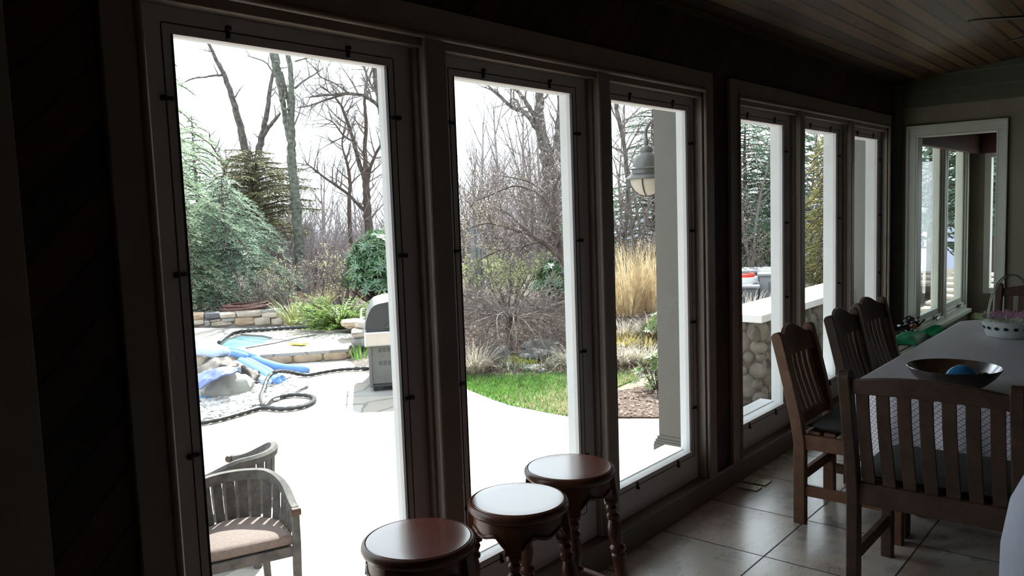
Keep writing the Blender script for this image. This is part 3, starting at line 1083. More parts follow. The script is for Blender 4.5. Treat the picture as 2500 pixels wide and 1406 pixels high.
dining_chair((6.50, .790, 0), math.pi / 2, 'slat-backed wooden chair at the far head of the table, behind the basket', W=.56, D=.42, nslat=6, sw=.046, cushion=False, crest='plain', group='slat-backed chairs at the heads of the table')

# table
TX0, TX1, TY0, TY1, TZ = 3.67, 6.12, .02, 1.165, .722
t = thing('dining_table', 'long wooden dining table under a printed cloth', 'table', ((TX0 + TX1) / 2, (TY0 + TY1) / 2, 0))
cxm, cym = (TX0 + TX1) / 2, (TY0 + TY1) / 2
def rrect(hx, hy, r, n=8):
    out = []
    for sx, sy, a0 in ((1, 1, 0), (-1, 1, 90), (-1, -1, 180), (1, -1, 270)):
        for i in range(n + 1):
            a = math.radians(a0 + 90 * i / n)
            out.append((sx * (hx - r) + r * math.cos(a), sy * (hy - r) + r * math.sin(a)))
    return out
HX, HY = (TX1 - TX0) / 2, (TY1 - TY0) / 2
MB().prism(rrect(HX - .006, HY - .006, .20), TZ - .035, TZ - .004).build('tabletop', 'teak_brown', t, bevel=.004)
for sx in (-1, 1):
    for sy in (-1, 1):
        MB().bar((sx * (HX - .22), sy * (HY - .17), 0), (sx * (HX - .22), sy * (HY - .17), TZ - .034), .075, .075, (0, 1, 0)).build('leg', 'teak_dark', t, bevel=.005)
b = MB()
for sy in (-1, 1):
    b.box(-(HX - .22), HX - .22, sy * (HY - .17) - .012, sy * (HY - .17) + .012, TZ - .12, TZ - .034)
for sx in (-1, 1):
    b.box(sx * (HX - .22) - .012, sx * (HX - .22) + .012, -(HY - .17), HY - .17, TZ - .12, TZ - .034)
b.build('table_frame', 'teak_dark', t)

# tablecloth: flat top then a wavy skirt
b = MB()
ring = []
N = 0
outl = rrect(HX, HY, .20, 10)
dense = []
for i in range(len(outl)):
    p, q = Vector(outl[i]), Vector(outl[(i + 1) % len(outl)])
    k = max(1, int((q - p).length / .03))
    for j in range(k):
        dense.append(p.lerp(q, j / k))
N = len(dense)
levels = [(-.012, .0, 0), (0.002, .003, 0), (.006, .014, 0), (.008, .05, .15), (.012, .11, .6), (.018, .17, 1.0), (.022, .215, 1.0)]
vs, fs = [], []
acc = 0
for li, (o, dz, wv_) in enumerate(levels):
    acc = 0
    for i, p in enumerate(dense):
        nx = (dense[(i + 1) % N] - dense[i - 1])
        nr = Vector((nx.y, -nx.x)).normalized()
        acc += (dense[i] - dense[i - 1]).length
        corner = 1.0 if abs(p.x) > HX - .22 and abs(p.y) > HY - .22 else 0.0
        off = o + wv_ * (.014 * math.sin(acc * 26) + .010 * math.sin(acc * 11 + 1)) + corner * wv_ * .02
        endk = smooth(HX - .16, HX - .04, abs(p.x))
        dzz = dz * (.80 + .75 * endk) + wv_ * .008 * math.sin(acc * 7)
        vs.append((p.x + nr.x * off, p.y + nr.y * off, TZ + .002 - dzz))
for li in range(len(levels) - 1):
    for i in range(N):
        fs.append((li * N + i, li * N + (i + 1) % N, (li + 1) * N + (i + 1) % N, (li + 1) * N + i))
fs.append(tuple(range(N)))
b.add(vs, fs)
cl = b.build('tablecloth', 'tablecloth_print', smooth=50)
cl.location = (cxm, cym, 0)
tag(cl, 'grey-mauve lattice-print tablecloth covering the dining table', 'tablecloth')
ZTOP = TZ + .003

# bowl with egg and crumpled foil
bc = onz(2325, 906, .80)
BX, BY = 3.80, .765
bo_ = thing('serving_bowl', 'wide shallow dark metal bowl on the near end of the tablecloth', 'bowl', (BX, BY, ZTOP))
prof_o = [(.001, .0), (.085, .0), (.095, .006), (.145, .032), (.190, .068), (.218, .104), (.222, .112)]
prof_o = [(r * .82, z * .9) for r, z in prof_o]
MB().lathe(prof_o, 56, cap=False).build('bowl_outside', 'bowl_dark', bo_, smooth=60)
prof_i = [(.222, .112), (.219, .1145), (.215, .110), (.187, .074), (.142, .038), (.09, .012), (.001, .008)]
prof_i = [(r * .82, z * .9) for r, z in prof_i]
MB().lathe(prof_i, 56, cap=False).build('bowl_inside', 'bowl_metal', bo_, smooth=60)
b = MB()
b.lathe([(.026 * 1.35 * math.sin(math.pi * i / 16) * (1 - .12 * math.cos(math.pi * i / 16)), -.042 * math.cos(math.pi * i / 16) * 1.2) for i in range(17)], 24, (0, 0, 0), (.8, -.6, .12), cap=False)
e = b.build('easter_egg', 'egg_blue', smooth=60)
e.location = (BX + .015, BY - .02, ZTOP + .058)
e.scale = (1.35, 1.35, 1.35)
tag(e, 'glossy blue plastic egg lying in the metal bowl', 'egg')
rng = random.Random(3)
b = MB()
vs, fs = [], []
for i in range(7):
    for j in range(5):
        u, w_ = i / 6, j / 4
        vs.append(((u - .5) * .075, (w_ - .5) * .05, .03 * math.sin(3 * u + 2) + .035 * (1 - abs(2 * u - 1)) + rng.uniform(-.008, .008)))
for i in range(6):
    for j in range(4):
        a = i * 5 + j
        fs.append((a, a + 5, a + 6, a + 1))
b.add(vs, fs)
fo = b.build('crumpled_wrapper', 'foil_dark')
sm = fo.modifiers.new('thick', 'SOLIDIFY')
sm.thickness = .003
fo.location = (BX + .02, BY - .105, ZTOP + .058)
fo.rotation_euler = (.3, -.3, .7)
tag(fo, 'crumpled dark wrapper beside the blue egg in the bowl', 'wrapper')

# easter basket
KX, KY = 5.42, .80
bk = thing('easter_basket', 'white pierced basket with thin wire handle on the tablecloth', 'basket', (KX, KY, ZTOP))
b = MB().lathe([(.001, .0), (.115, 0), (.122, .006), (.130, .03), (.145, .085), (.155, .108), (.158, .112), (.152, .112), (.14, .09), (.12, .012), (.001, .010)], 48, cap=False)
b.build('basket_body', 'basket_white', bk, smooth=45)
b = MB()
for i in range(18):
    th = 2 * math.pi * i / 18
    r = .1385
    d = Vector((math.cos(th), math.sin(th), 0))
    s_ = Vector((-math.sin(th), math.cos(th), 0))
    c0 = d * (r + .0035) + Vector((0, 0, .058))
    n = 10
    ov = [c0 + s_ * (.013 * math.cos(2 * math.pi * j / n)) + (Vector((0, 0, 1)) + d * .26).normalized() * (.010 * math.sin(2 * math.pi * j / n)) for j in range(n)]
    MB().add(ov, [tuple(range(n))]).build('pierced_hole', 'basket_shadowhole', bk)
for off in (-.012, .012):
    pts = [(.150 * math.cos(math.pi * i / 24) * .98, off * (1 - .6 * abs(math.cos(math.pi * i / 24))), .10 + .26 * math.sin(math.pi * i / 24)) for i in range(25)]
    hb = MB().tube(pts, .0035, 6)
    ho = hb.build('handle', 'wire_grey', bk, smooth=60)
    ho.rotation_euler = (0, 0, math.radians(-40))
rng = random.Random(11)
for mat_, nn_, rr, zz, col_ in (('paper_grass_green', 520, (.135, .172), (.098, .118), 'green'), ('paper_grass_pink', 420, (.0, .135), (.108, .130), 'pink')):
    b = MB()
    for i in range(nn_):
        th = rng.uniform(0, 6.283)
        r = rng.uniform(rr[0] ** 2, rr[1] ** 2) ** .5
        p = Vector((r * math.cos(th), r * math.sin(th), rng.uniform(*zz)))
        d = Vector((math.cos(th) * (1 if col_ == 'green' else rng.uniform(-1, 1)) + rng.uniform(-.6, .6), math.sin(th) * (1 if col_ == 'green' else rng.uniform(-1, 1)) + rng.uniform(-.6, .6), rng.uniform(-.2, .9))).normalized()
        b.leafq(p, d, Vector((rng.uniform(-1, 1), rng.uniform(-1, 1), 1)), rng.uniform(.02, .04), .006)
    o = b.build('paper_fringe', mat_, bk)
    o['label'] = '%s shredded paper grass' % col_
    o['kind'] = 'stuff'

# slatted bench, green bags, tangle of ornaments
be = thing('slatted_bench', 'grey slatted wooden bench in the far corner under the opening', 'bench', (6.62, 1.66, 0))
b = MB()
for i in range(6):
    y = -.215 + i * .077
    b.box(-.47, .52, y, y + .062, .425, .45)
b.build('seat', 'bench_wood', be, bevel=.003)
for x0 in (-.53, .52):
    MB().box(x0, x0 + .06, -.22, .232, .42, .452).build('seat_end', 'bench_wood', be, bevel=.003)
for sx in (-.47, .52):
    for sy in (-.18, .19):
        MB().box(sx - .025, sx + .025, sy - .025, sy + .025, 0, .425).build('leg', 'bench_wood', be, bevel=.003)
MB().box(-.47, .52, -.012, .012, .12, .16).build('stretcher', 'bench_wood', be)

def lumpy_bag(name, label, L, Wd, Hh, loc, rz, mat, seed, cat, group=None):
    rng = random.Random(seed)
    n, m = 18, 12
    vs, fs = [], []
    ph = [rng.uniform(0, 6.28) for _ in range(4)]
    for i in range(n + 1):
        for j in range(m + 1):
            u, w_ = -1 + 2 * i / n, -1 + 2 * j / m
            e = (max(0, 1 - abs(u) ** 4) * max(0, 1 - abs(w_) ** 4)) ** .5
            z = e * Hh * (.75 + .15 * math.sin(4 * u + ph[0]) + .12 * math.sin(6 * w_ + 3 * u + ph[1])) + rng.uniform(0, .004)
            vs.append((u * L / 2 * (1 + .06 * math.sin(3 * w_ + ph[2])), w_ * Wd / 2 * (1 + .08 * math.sin(2.5 * u + ph[3])), z))
    k = len(vs)
    vs += [(x, y, 0) for x, y, z in vs]
    for i in range(n):
        for j in range(m):
            a = i * (m + 1) + j
            fs.append((a, a + m + 1, a + m + 2, a + 1))
            fs.append((k + a, k + a + 1, k + a + m + 2, k + a + m + 1))
    o = MB().add(vs, fs).build(name, mat, smooth=45)
    o.location = loc
    o.rotation_euler = (0, 0, rz)
    return tag(o, label, cat, group)
lumpy_bag('plastic_bag', 'shiny green plastic bag folded flat on the slatted bench', .50, .20, .055, (6.70, 1.66, .4535), .10, 'green_bag', 5, 'bag')
lumpy_bag('plastic_bag', 'green plastic bag behind the dark tangle of ornaments', .28, .20, .075, (7.06, 1.53, .4535), -.3, 'green_bag', 8, 'bag')
orn = thing('ornament_tangle', 'dark tangle of wire ornaments with white bits and an orange ball, on the bench', 'decoration', (7.06, 1.745, .453))
rng = random.Random(21)
b = MB()
for i in range(26):
    th, r = rng.uniform(0, 6.28), rng.uniform(.0, .09)
    p0 = Vector((r * math.cos(th), r * math.sin(th) * .7, .006))
    p2 = Vector((rng.uniform(-.13, .13), rng.uniform(-.08, .08), rng.uniform(.03, .13)))
    p1 = (p0 + p2) / 2 + Vector((rng.uniform(-.05, .05), rng.uniform(-.05, .05), rng.uniform(.01, .07)))
    b.tube(spline([p0, p1, p2], 4), .006, 5)
b.build('wire', 'ornament_black', orn, smooth=50)
b = MB()
for i in range(16):
    c0 = Vector((rng.uniform(-.12, .12), rng.uniform(-.07, .07), rng.uniform(.02, .11)))
    MB().blob(c0, (.014, .012, .009), rng, 6, .2).build('white_bit', 'ornament_white', orn, smooth=60)
MB().blob((-.02, -.03, .062), (.026, .026, .022), rng, 12, .05).build('ball', 'ornament_orange', orn, smooth=60)

# floor outlet plates
def floor_plate(x0, x1, y0, y1, label, oval):
    f = thing('floor_outlet_plate', label, 'outlet plate', ((x0 + x1) / 2, (y0 + y1) / 2, 0.0), 0, 'floor outlet plates')
    hx_, hy_ = (x1 - x0) / 2, (y1 - y0) / 2
    MB().box(-hx_, hx_, -hy_, hy_, 0.0005, .008).build('plate', 'plate_brass', f, bevel=.002)
    if oval:
        MB().lathe([(.022, .008), (.022, .0088), (.0, .0088)], 20, cap=False, squash=None).build('cap', 'plate_brass', f)
        for s in (-1, 1):
            MB().lathe([(.005, .008), (.005, .0092), (0, .0092)], 10, (0, s * .042, 0), cap=False).build('screw', 'unit_dark', f)
    else:
        for s in (-.03, 0, .03):
            MB().lathe([(.003, .008), (.003, .0092), (0, .0092)], 8, (0, s, 0), cap=False).build('screw', 'unit_dark', f)
    return f
floor_plate(4.062, 4.132, 1.757, 1.872, 'near brass floor outlet plate with an oval cap, by the baseboard', True)
floor_plate(4.166, 4.256, 1.754, 1.888, 'wider brass floor outlet plate just beyond the oval one', False)

# slipcovered round chair at the right edge
sl = thing('slipcovered_chair', 'round-backed chair under a white slipcover, at the right edge', 'chair', (2.62, .105, 0))
fold = lambda th, z: 1 + .018 * math.sin(9 * th) * max(0, 1 - z / .6) + .010 * math.sin(4 * th + 1)
MB().lathe([(.27, .01), (.278, .12), (.29, .40), (.288, .56), (.268, .69), (.236, .765)], 64, cap=False, squash=fold).build('cover_skirt', 'white_slipcover', sl, smooth=60)
MB().lathe([(.237, .764), (.224, .786), (.19, .806), (.12, .818), (.0, .822)], 64, cap=False).build('cover_top', 'cover_seam', sl, smooth=60)

# ceiling fan reaching into the frame
HUBX, HUBY = 5.02, .30
fz = 2.415
fan = thing('ceiling_fan', 'dark bladed ceiling fan hanging under the plank ceiling', 'ceiling fan', (HUBX, HUBY, fz))
MB().lathe([(.001, -.10), (.06, -.095), (.09, -.05), (.10, -.01), (.10, .05), (.05, .08), (.018, .085), (.018, zc(HUBY) - fz - .03), (.06, zc(HUBY) - fz - .03), (.06, zc(HUBY) - fz + .004)], 32, cap=False).build('motor_housing', 'fan_blade', fan, smooth=40)
for i in range(5):
    a = math.radians(50.5 + 72 * i)
    d, s_ = Vector((math.cos(a), math.sin(a), 0)), Vector((-math.sin(a), math.cos(a), -.13)).normalized()
    b = MB()
    vs = []
    ol = [(.14, .035), (.20, .055), (.58, .068), (.66, .062), (.695, .035), (.695, -.035), (.66, -.062), (.58, -.068), (.20, -.055), (.14, -.035)]
    for z in (-.004, .004):
        vs += [d * r + s_ * w_ + Vector((0, 0, z)) for r, w_ in ol]
    m = len(ol)
    b.add(vs, [tuple(range(m - 1, -1, -1)), tuple(range(m, 2 * m))] + [(j, (j + 1) % m, m + (j + 1) % m, m + j) for j in range(m)])
    b.bar(d * .08, d * .22, .03, .008)
    b.build('blade', 'fan_blade', fan)

# ================================================================== OUTSIDE
# ------------------------------------------------------------------ ground
b = MB()
NA, NR = 90, 70
vs, fs = [], []
radii = [1.2 * (170 / 1.2) ** (i / (NR - 1)) for i in range(NR)]
for r in radii:
    for j in range(NA + 1):
        a = math.radians(-40 + 165 * j / NA)
        x, y = r * math.cos(a), r * math.sin(a)
        vs.append((x, y, ground(x, y)))
for i in range(NR - 1):
    for j in range(NA):
        o = i * (NA + 1) + j
        fs.append((o, o + NA + 1, o + NA + 2, o + 1))
b.add(vs, fs)
struct(b.build('ground', 'earth', smooth=180))

# far wooded ridge
b = MB()
vs, fs = [], []
n = 80
for i in range(n + 1):
    a = math.radians(-10 + 120 * i / n)
    d = 520
    h = 4 + 7 * math.sin(a * 5 + .6) + 4 * math.sin(a * 13 + 2) + 1.2 * math.sin(a * 41)
    for dd, z in ((d - 60, -75), (d, h - 8), (d + 60, h - 12)):
        vs.append((dd * math.cos(a), dd * math.sin(a), z))
for i in range(n):
    for j in range(2):
        o = 3 * i + j
        fs.append((o, o + 1, o + 4, o + 3))
b.add(vs, fs)
struct(b.build('hills', 'hill_haze', smooth=180))

lawn_front = [(1100, 925), (1140, 950), (1170, 962), (1210, 978), (1250, 990), (1330, 1006), (1400, 1018)]
lf = [onz(*p) for p in lawn_front]
patio = [(-9, 2.05), (9.6, 2.05), (8.62, 3.88), (8.3, 4.15), (7.746, 4.50), (7.45, 4.95)] + [(p.x, p.y) for p in reversed(lf)] + [(9.0, 9.3), (9.5, 10.6), (9.6, 12.5), (10.2, 15.0), (9.35, 17.0), (4, 20.5), (-9, 20.5)]
b = MB().prism(patio, ZP - .12, ZP)
struct(b.build('patio', 'flagstone'))
b = MB().box(-9, 9.2, 2.045, 2.10, -.9, .10)
struct(b.build('wall_foundation', 'stone_pale'))

# lawn: soil sheet + blades
lawn_back = [(1530, 905), (1560, 915), (1555, 925), (1500, 948)]
lawn_poly = [(p.x, p.y) for p in lf] + [(onz(1500, 948).x, onz(1500, 948).y), (onz(1556, 925).x, onz(1556, 925).y), (onz(1545, 905).x, onz(1545, 905).y)] + [(onz(*p).x, onz(*p).y) for p in ((1480, 903), (1390, 905), (1260, 915), (1180, 922), (1110, 918))]
b = MB().prism(lawn_poly, ZP - .1, ZP + .006)
struct(b.build('lawn', 'lawn_soil'))
def inside(x, y, poly):
    c = False
    j = len(poly) - 1
    for i in range(len(poly)):
        if (poly[i][1] > y) != (poly[j][1] > y) and x < (poly[j][0] - poly[i][0]) * (y - poly[i][1]) / (poly[j][1] - poly[i][1]) + poly[i][0]:
            c = not c
        j = i
    return c
def scatter(poly, n, rng):
    xs, ys = [p[0] for p in poly], [p[1] for p in poly]
    out = []
    while len(out) < n:
        x, y = rng.uniform(min(xs), max(xs)), rng.uniform(min(ys), max(ys))
        if inside(x, y, poly):
            out.append((x, y))
    return out
rng = random.Random(1)
b, b2 = MB(), MB()
for x, y in scatter(lawn_poly, 11000, rng):
    d = Vector((rng.uniform(-.5, .5), rng.uniform(-.5, .5), 1))
    dry = smooth(7.6, 7.2, x) * smooth(6.6, 5.6, y) if False else smooth(6.9, 5.6, y) * .75 + .04
    (b2 if rng.random() < dry else b).blade((x, y, ZP), d, .8, rng.uniform(.045, .085), .014, 2)
tag(b.build('grass', 'lawn_blade'), 'short green grass of the lawn beside the patio', 'grass', kind='stuff')
tag(b2.build('dry_grass', 'dry_blade'), 'dry thin patches of grass at the lawn edge', 'grass', kind='stuff')

mulch_poly = [(8.9, 3.95), (8.35, 4.2), (7.78, 4.52), (7.5, 5.0), (7.42, 5.4), (8.2, 5.7), (9.0, 5.5), (9.8, 5.2), (10.6, 4.6), (10.6, 3.95)]
struct(MB().prism(mulch_poly, ZP - .1, ZP + .01).build('ground_mulch', 'mulch'))
struct(MB().prism([(7.30, 5.35), (7.75, 4.52), (8.3, 4.1), (10.8, 4.0), (10.8, 7.2), (9.6, 7.6), (8.0, 6.4)], ZP - .12, ZP - .006).build('ground_dirt', 'dirt_tan'))
b = MB()
for x, y in scatter([(8.3, 4.25), (7.78, 4.52), (7.5, 5.0), (7.42, 5.4), (8.2, 5.7), (9.0, 5.5), (9.8, 5.2), (10.5, 4.6), (10.5, 4.35)], 900, rng):
    b.leafq(Vector((x, y, ZP + .015)), Vector((rng.uniform(-1, 1), rng.uniform(-1, 1), rng.uniform(-.1, .4))).normalized(), Vector((0, 0, 1)), rng.uniform(.03, .08), .03)
tag(b.build('fallen_leaves', 'leaf_litter'), 'dead leaves and bark chips on the mulch beside the column', 'leaves', kind='stuff')

# ------------------------------------------------------------------ porch: roof, columns, lantern
b = MB().box(-3.0, 12.5, 2.045, 3.49, 2.78, 2.98)
b.box(-3.0, 12.5, 3.0, 3.36, 2.60, 2.78)
struct(b.build('roof_porch', 'roof_soffit'))
def column(x, y, label):
    c = thing('porch_column', label, 'column', (x, y, ZP), 0, 'square porch columns')
    H = 2.60 - ZP
    h = .225
    MB().box(-h, h, -h, h, .36, H).build('shaft', 'column_paint', c, bevel=.004)
    b = MB().box(-h - .035, h + .035, -h - .035, h + .035, 0, .355)
    b.build('plinth', 'column_paint', c, bevel=.004)
    b = MB()
    for o, z0, z1 in ((.030, .355, .375), (.022, .375, .395), (.012, .395, .42)):
        b.box(-h - o, h + o, -h - o, h + o, z0, z1)
    b.box(-h - .03, h + .03, -h - .03, h + .03, H - .08, H)
    b.build('base_moulding', 'column_paint', c, bevel=.003)
    return c
column(5.90 + .225, 3.19, 'square grey porch column behind the third pane, with the lantern on it')
column(11.25, 3.19, 'square grey porch column at the far end of the stone wall, behind the last pane')

LX, LY = 6.25, 3.69
def lz(py):
    return ony(1587, py, LY).z
lan = thing('porch_lantern', 'grey metal dome lantern with frosted glass, hung from the porch column', 'lantern', (LX, LY, lz(478)))
s0 = lz(478)
Z = lambda py: lz(py) - s0
R = .185
MB().lathe([(.012, Z(338)), (.020, Z(343)), (.024, Z(348)), (.016, Z(354)), (.034, Z(356)), (.054, Z(361)), (.062, Z(368)), (.058, Z(372)), (.066, Z(374)), (.098, Z(382)), (.116, Z(392)), (.125, Z(402)), (.126, Z(408))], 40, cap=False).build('dome', 'lantern_metal', lan, smooth=45)
MB().lathe([(.05, Z(380)), (.118, Z(406)), (.152, Z(411)), (.150, Z(413)), (.132, Z(414)), (.132, Z(423)), (.150, Z(426)), (.178, Z(432)), (.185, Z(436)), (.180, Z(438)), (.145, Z(438)), (.12, Z(430))], 40, cap=False).build('rim', 'lantern_metal', lan, smooth=30)
gp = [(.146, Z(438)), (.146, Z(444)), (.135, Z(452)), (.108, Z(464)), (.07, Z(473)), (.03, Z(477)), (.001, Z(478))]
MB().lathe(gp, 40, cap=False).build('globe', 'lantern_glass', lan, smooth=60)
for kx in range(4):
    a = math.radians(15 + 90 * kx)
    pts = [(r * 1.04 * math.cos(a), r * 1.04 * math.sin(a), z - (.004 if r < .05 else 0)) for r, z in gp]
    MB().tube(spline(pts, 3), .0065, 6).build('strap', 'lantern_strap', lan, smooth=60)
yb = 3.415 - LY
b = MB().tube(spline([(0, yb, Z(300)), (0, yb + .12, Z(288)), (0, -.06, Z(297)), (0, 0, Z(318)), (0, 0, Z(342))], 8), .014, 10)
b.build('gooseneck_arm', 'lantern_metal', lan, smooth=60)
b = MB().lathe([(.055, 0), (.055, .012), (.03, .02)], 20, (0, yb, Z(300)), (0, 1, 0))
b.build('wall_plate', 'lantern_metal', lan, smooth=40)

# ------------------------------------------------------------------ round-stone garden wall with pale cap
WX0, WX1, WY0, WY1, WT = 8.98, 16.5, 3.84, 4.20, .235
sw_ = thing('stone_wall', 'low garden wall of rounded fieldstones with a pale cap', 'wall', (WX0, WY0, ZP))
MB().box(.03, WX1 - WX0, .03, WY1 - WY0 - .03, -.1, WT - ZP - .07).build('mortar_core', 'mortar', sw_)
MB().box(-.07, WX1 - WX0 + .1, -.06, WY1 - WY0 + .25, WT - ZP - .07, WT - ZP + .02).build('cap', 'cap_white', sw_, bevel=.008)
rng = random.Random(4)
b = MB()
def face_stones(u1, z1, place, rad):
    pts = []
    for t_ in range(4000):
        r = rng.uniform(.085, .19) * (1 - .6 * t_ / 4000)
        u, z = rng.uniform(0, u1), rng.uniform(.03, z1 - .04)
        if all((u - q[0]) ** 2 + ((z - q[1]) * 1.15) ** 2 > ((r + q[2]) * .94) ** 2 for q in pts):
            pts.append((u, z, r))
    for u, z, r in pts:
        place(u, z, r)
zc_ = WT - ZP - .08
face_stones(WY1 - WY0, zc_, lambda u, z, r: b.blob((.036, u, z), (.048, r, r * .92), rng, 16, .12), 0)
face_stones(3.2, zc_, lambda u, z, r: b.blob((u, .036, z), (r, .048, r * .92), rng, 16, .12), 0)
o = b.build('fieldstone', 'stone_round', sw_, smooth=60)
o['kind'] = 'stuff'

# ------------------------------------------------------------------ utility boxes beyond the wall
def unit(name, label, pxl, pxr, pyt, pyb, dist, depth, mat, lid, cat):
    pl, pr_ = ond(pxl, pyt, dist), ond(pxr, pyt, dist)
    zt, zb = pl.z, ond(pxl, pyb, dist).z
    u = (pr_ - pl)
    u.z = 0
    L = u.length
    u.normalize()
    o = thing(name, label, cat, (pl.x, pl.y, zb), math.atan2(u.y, u.x))
    H = zt - zb
    MB().box(0, L, 0, depth, -.35, H - .05).build('cabinet_body', mat, o, bevel=.02)
    MB().box(-.03, L + .03, -.03, depth + .03, H - .05, H).build('lid', lid, o, bevel=.012)
    return o, L, H, pl, u
o, L, H, pl, u = unit('utility_box', 'large grey utility cabinet with pale lid beyond the stone wall', 1770, 1882, 661, 735, 15.6, .8, 'unit_grey', 'unit_light', 'utility box')
o, L, H, pl, u = unit('utility_box', 'pale slanted-front utility cabinet in front of the large grey one', 1853, 1905, 668, 735, 15.0, .5, 'unit_light', 'unit_light', 'utility box')
MB().box(.16, .30, -.012, 0, .18, .34).build('access_panel', 'unit_grey', o, bevel=.004)
MB().box(.20, .24, -.018, -.012, .22, .30).build('latch', 'unit_dark', o)
o, L, H, pl, u = unit('utility_box', 'low grey equipment box carrying the coiled red and white hoses', 1768, 1851, 698, 739, 14.6, .7, 'unit_grey', 'unit_light', 'utility box')
top = ond(1822, 697, 14.75)
cc_ = Vector((top.x, top.y, pl.z)) + Vector((-u.y, u.x, 0)) * .28
for nm, lb, mat, r0, z0, turns in (('coiled_hose', 'red hose coil lying on the low grey equipment box', 'coil_red', .13, .10, 3), ('coiled_hose', 'pale coiled hose under the red one on the equipment box', 'coil_white', .19, .02, 4)):
    b = MB()
    pts = []
    for i in range(turns * 20 + 1):
        a = 2 * math.pi * i / 20
        pts.append((r0 * (1 - .05 * (i / 20)) * math.cos(a) * 1.25, r0 * math.sin(a), z0 + .022 * (i / 20)))
    b.tube(pts, .021, 6)
    ho = b.build(nm, mat, smooth=60)
    ho.location = cc_
    tag(ho, lb, 'hose')

# ------------------------------------------------------------------ raised spa
ZS = -.63
def gz(p, z):
    q = onz(p[0], p[1], z)
    return (q.x, q.y)
fr_l, fr_r = gz((640, 866), ZS), gz((850, 852), ZS)
bk_r, bk_l = gz((862, 815), ZS), gz((700, 803), ZS)
far_l, near_l = gz((440, 800), ZS), gz((440, 872), ZS)
outer = [near_l, gz((560, 870), ZS), fr_l, fr_r, gz((866, 832), ZS), bk_r, bk_l, far_l]
inner = [gz(p, ZS) for p in ((530, 845), (560, 849), (610, 846), (640, 838), (668, 824), (640, 818), (590, 815), (556, 826))]
spa = thing('raised_spa', 'raised flagstone spa with a small blue pool, cut stone front', 'spa', (0, 0, 0))
n = len(outer)
b = MB()
vs = [(p[0], p[1], ZS) for p in outer] + [(p[0], p[1], ZS) for p in inner] + [(p[0], p[1], ZS - .05) for p in outer] + [(p[0], p[1], ZS - .2) for p in inner]
fs = []
for i in range(n):
    j = (i + 1) % n
    fs += [(i, j, n + j, n + i), (i, 2 * n + i, 2 * n + j, j), (n + i, n + j, 3 * n + j, 3 * n + i)]
b.add(vs, fs).build('coping', 'flagstone', spa)
cx_ = sum(p[0] for p in outer) / n
cy_ = sum(p[1] for p in outer) / n
shr = [(cx_ + (p[0] - cx_) * .985, cy_ + (p[1] - cy_) * .985) for p in outer]
b = MB()
vs = [(p[0], p[1], ZS - .045) for p in shr] + [(p[0], p[1], ZP - .02) for p in shr]
b.add(vs, [(i, n + i, n + (i + 1) % n, (i + 1) % n) for i in range(n)])
b.build('wall_band', 'stone_tan', spa)
rng = random.Random(6)
for (p, q, cnt) in ((shr[2], shr[3], 3), (shr[3], shr[4], 1), (shr[1], shr[2], 1)):
    p, q = Vector((p[0], p[1], 0)), Vector((q[0], q[1], 0))
    L = (q - p).length
    cuts = [0] + sorted(rng.uniform(.9, 1.1) * (i + 1) / cnt for i in range(cnt - 1)) + [1]
    for i in range(cnt):
        c0 = p.lerp(q, (cuts[i] + cuts[i + 1]) / 2)
        MB().stone((c0.x, c0.y, (ZS - .045 + ZP) / 2), (L * (cuts[i + 1] - cuts[i]) * .97, .10, ZS - .045 - ZP - .004), math.atan2(q.y - p.y, q.x - p.x), rng, .03).build('face_stone', 'stone_tan', spa, smooth=50)
b = MB().add([(p[0], p[1], ZS - .035) for p in inner], [tuple(range(n))])
b.build('pool_water', 'pool_water', spa)
# thin cords and a yellow-tipped pole lying across the spa
b = MB().tube([onz(x, y, ZS + .02) for x, y in ((545, 812), (600, 822), (640, 828), (690, 829), (735, 836), (745, 838))], .010, 6)
tag(b.build('pole', 'cord_grey', smooth=60), 'thin grey pole lying across the spa coping', 'pole')
b = MB().tube([onz(x, y, ZS + .025) for x, y in ((600, 850), (670, 838), (730, 824), (772, 818))], .010, 6)
tag(b.build('pole', 'bark_grey', smooth=60), 'dark slender pole lying slantwise on the spa coping', 'pole')
b = MB().strip([onz(x, y, ZS + .03) for x, y in ((712, 838), (730, 839), (745, 840))], .12, .03, (1, 0, 0))
tag(b.build('pool_brush', 'pole_yellow'), 'small yellow pool brush head on the spa coping', 'brush')

# ------------------------------------------------------------------ dry-stone wall and hoses behind the spa
rw = thing('dry_stone_wall', 'low dry-laid wall of tan stones at the back of the patio', 'wall', (0, 0, 0))
rng = random.Random(9)
WD = 18.3
rows = [[(455, 500, 797, 783, 'stone_pale'), (500, 514, 797, 783, 'stone_grey'), (514, 568, 798, 786, 'stone_pale'), (571, 622, 796, 777, 'stone_tan'), (620, 662, 795, 776, 'stone_pale'), (662, 690, 795, 778, 'stone_pale')],
        [(455, 500, 783, 768, 'stone_tan'), (499, 538, 781, 766, 'stone_dark'), (536, 576, 779, 766, 'stone_pale'), (512, 540, 787, 781, 'stone_pale'), (540, 574, 787, 778, 'stone_grey'), (576, 640, 777, 762, 'stone_pale'), (638, 678, 778, 766, 'stone_pale')]]
for row in rows:
    for x0, x1, yb_, yt_, m_ in row:
        pl, pr_ = ond(x0, yb_, WD), ond(x1, yb_, WD)
        z0, z1 = pl.z, ond(x0, yt_, WD).z
        u = pr_ - pl
        c0 = (pl + pr_) / 2
        nrm = Vector((c0.x, c0.y, 0)).normalized()
        MB().stone((c0.x + nrm.x * .2, c0.y + nrm.y * .2, (z0 + z1) / 2), (math.hypot(u.x, u.y) * 1.02, .42, (z1 - z0) * 1.05), math.atan2(u.y, u.x), rng, .06).build('stone', m_, rw, smooth=40)
b = MB()
p0, p1 = ond(450, 799, WD + .25), ond(692, 797, WD + .25)
b.bar((p0.x, p0.y, -.62), (p1.x, p1.y, -.62), .3, .42)
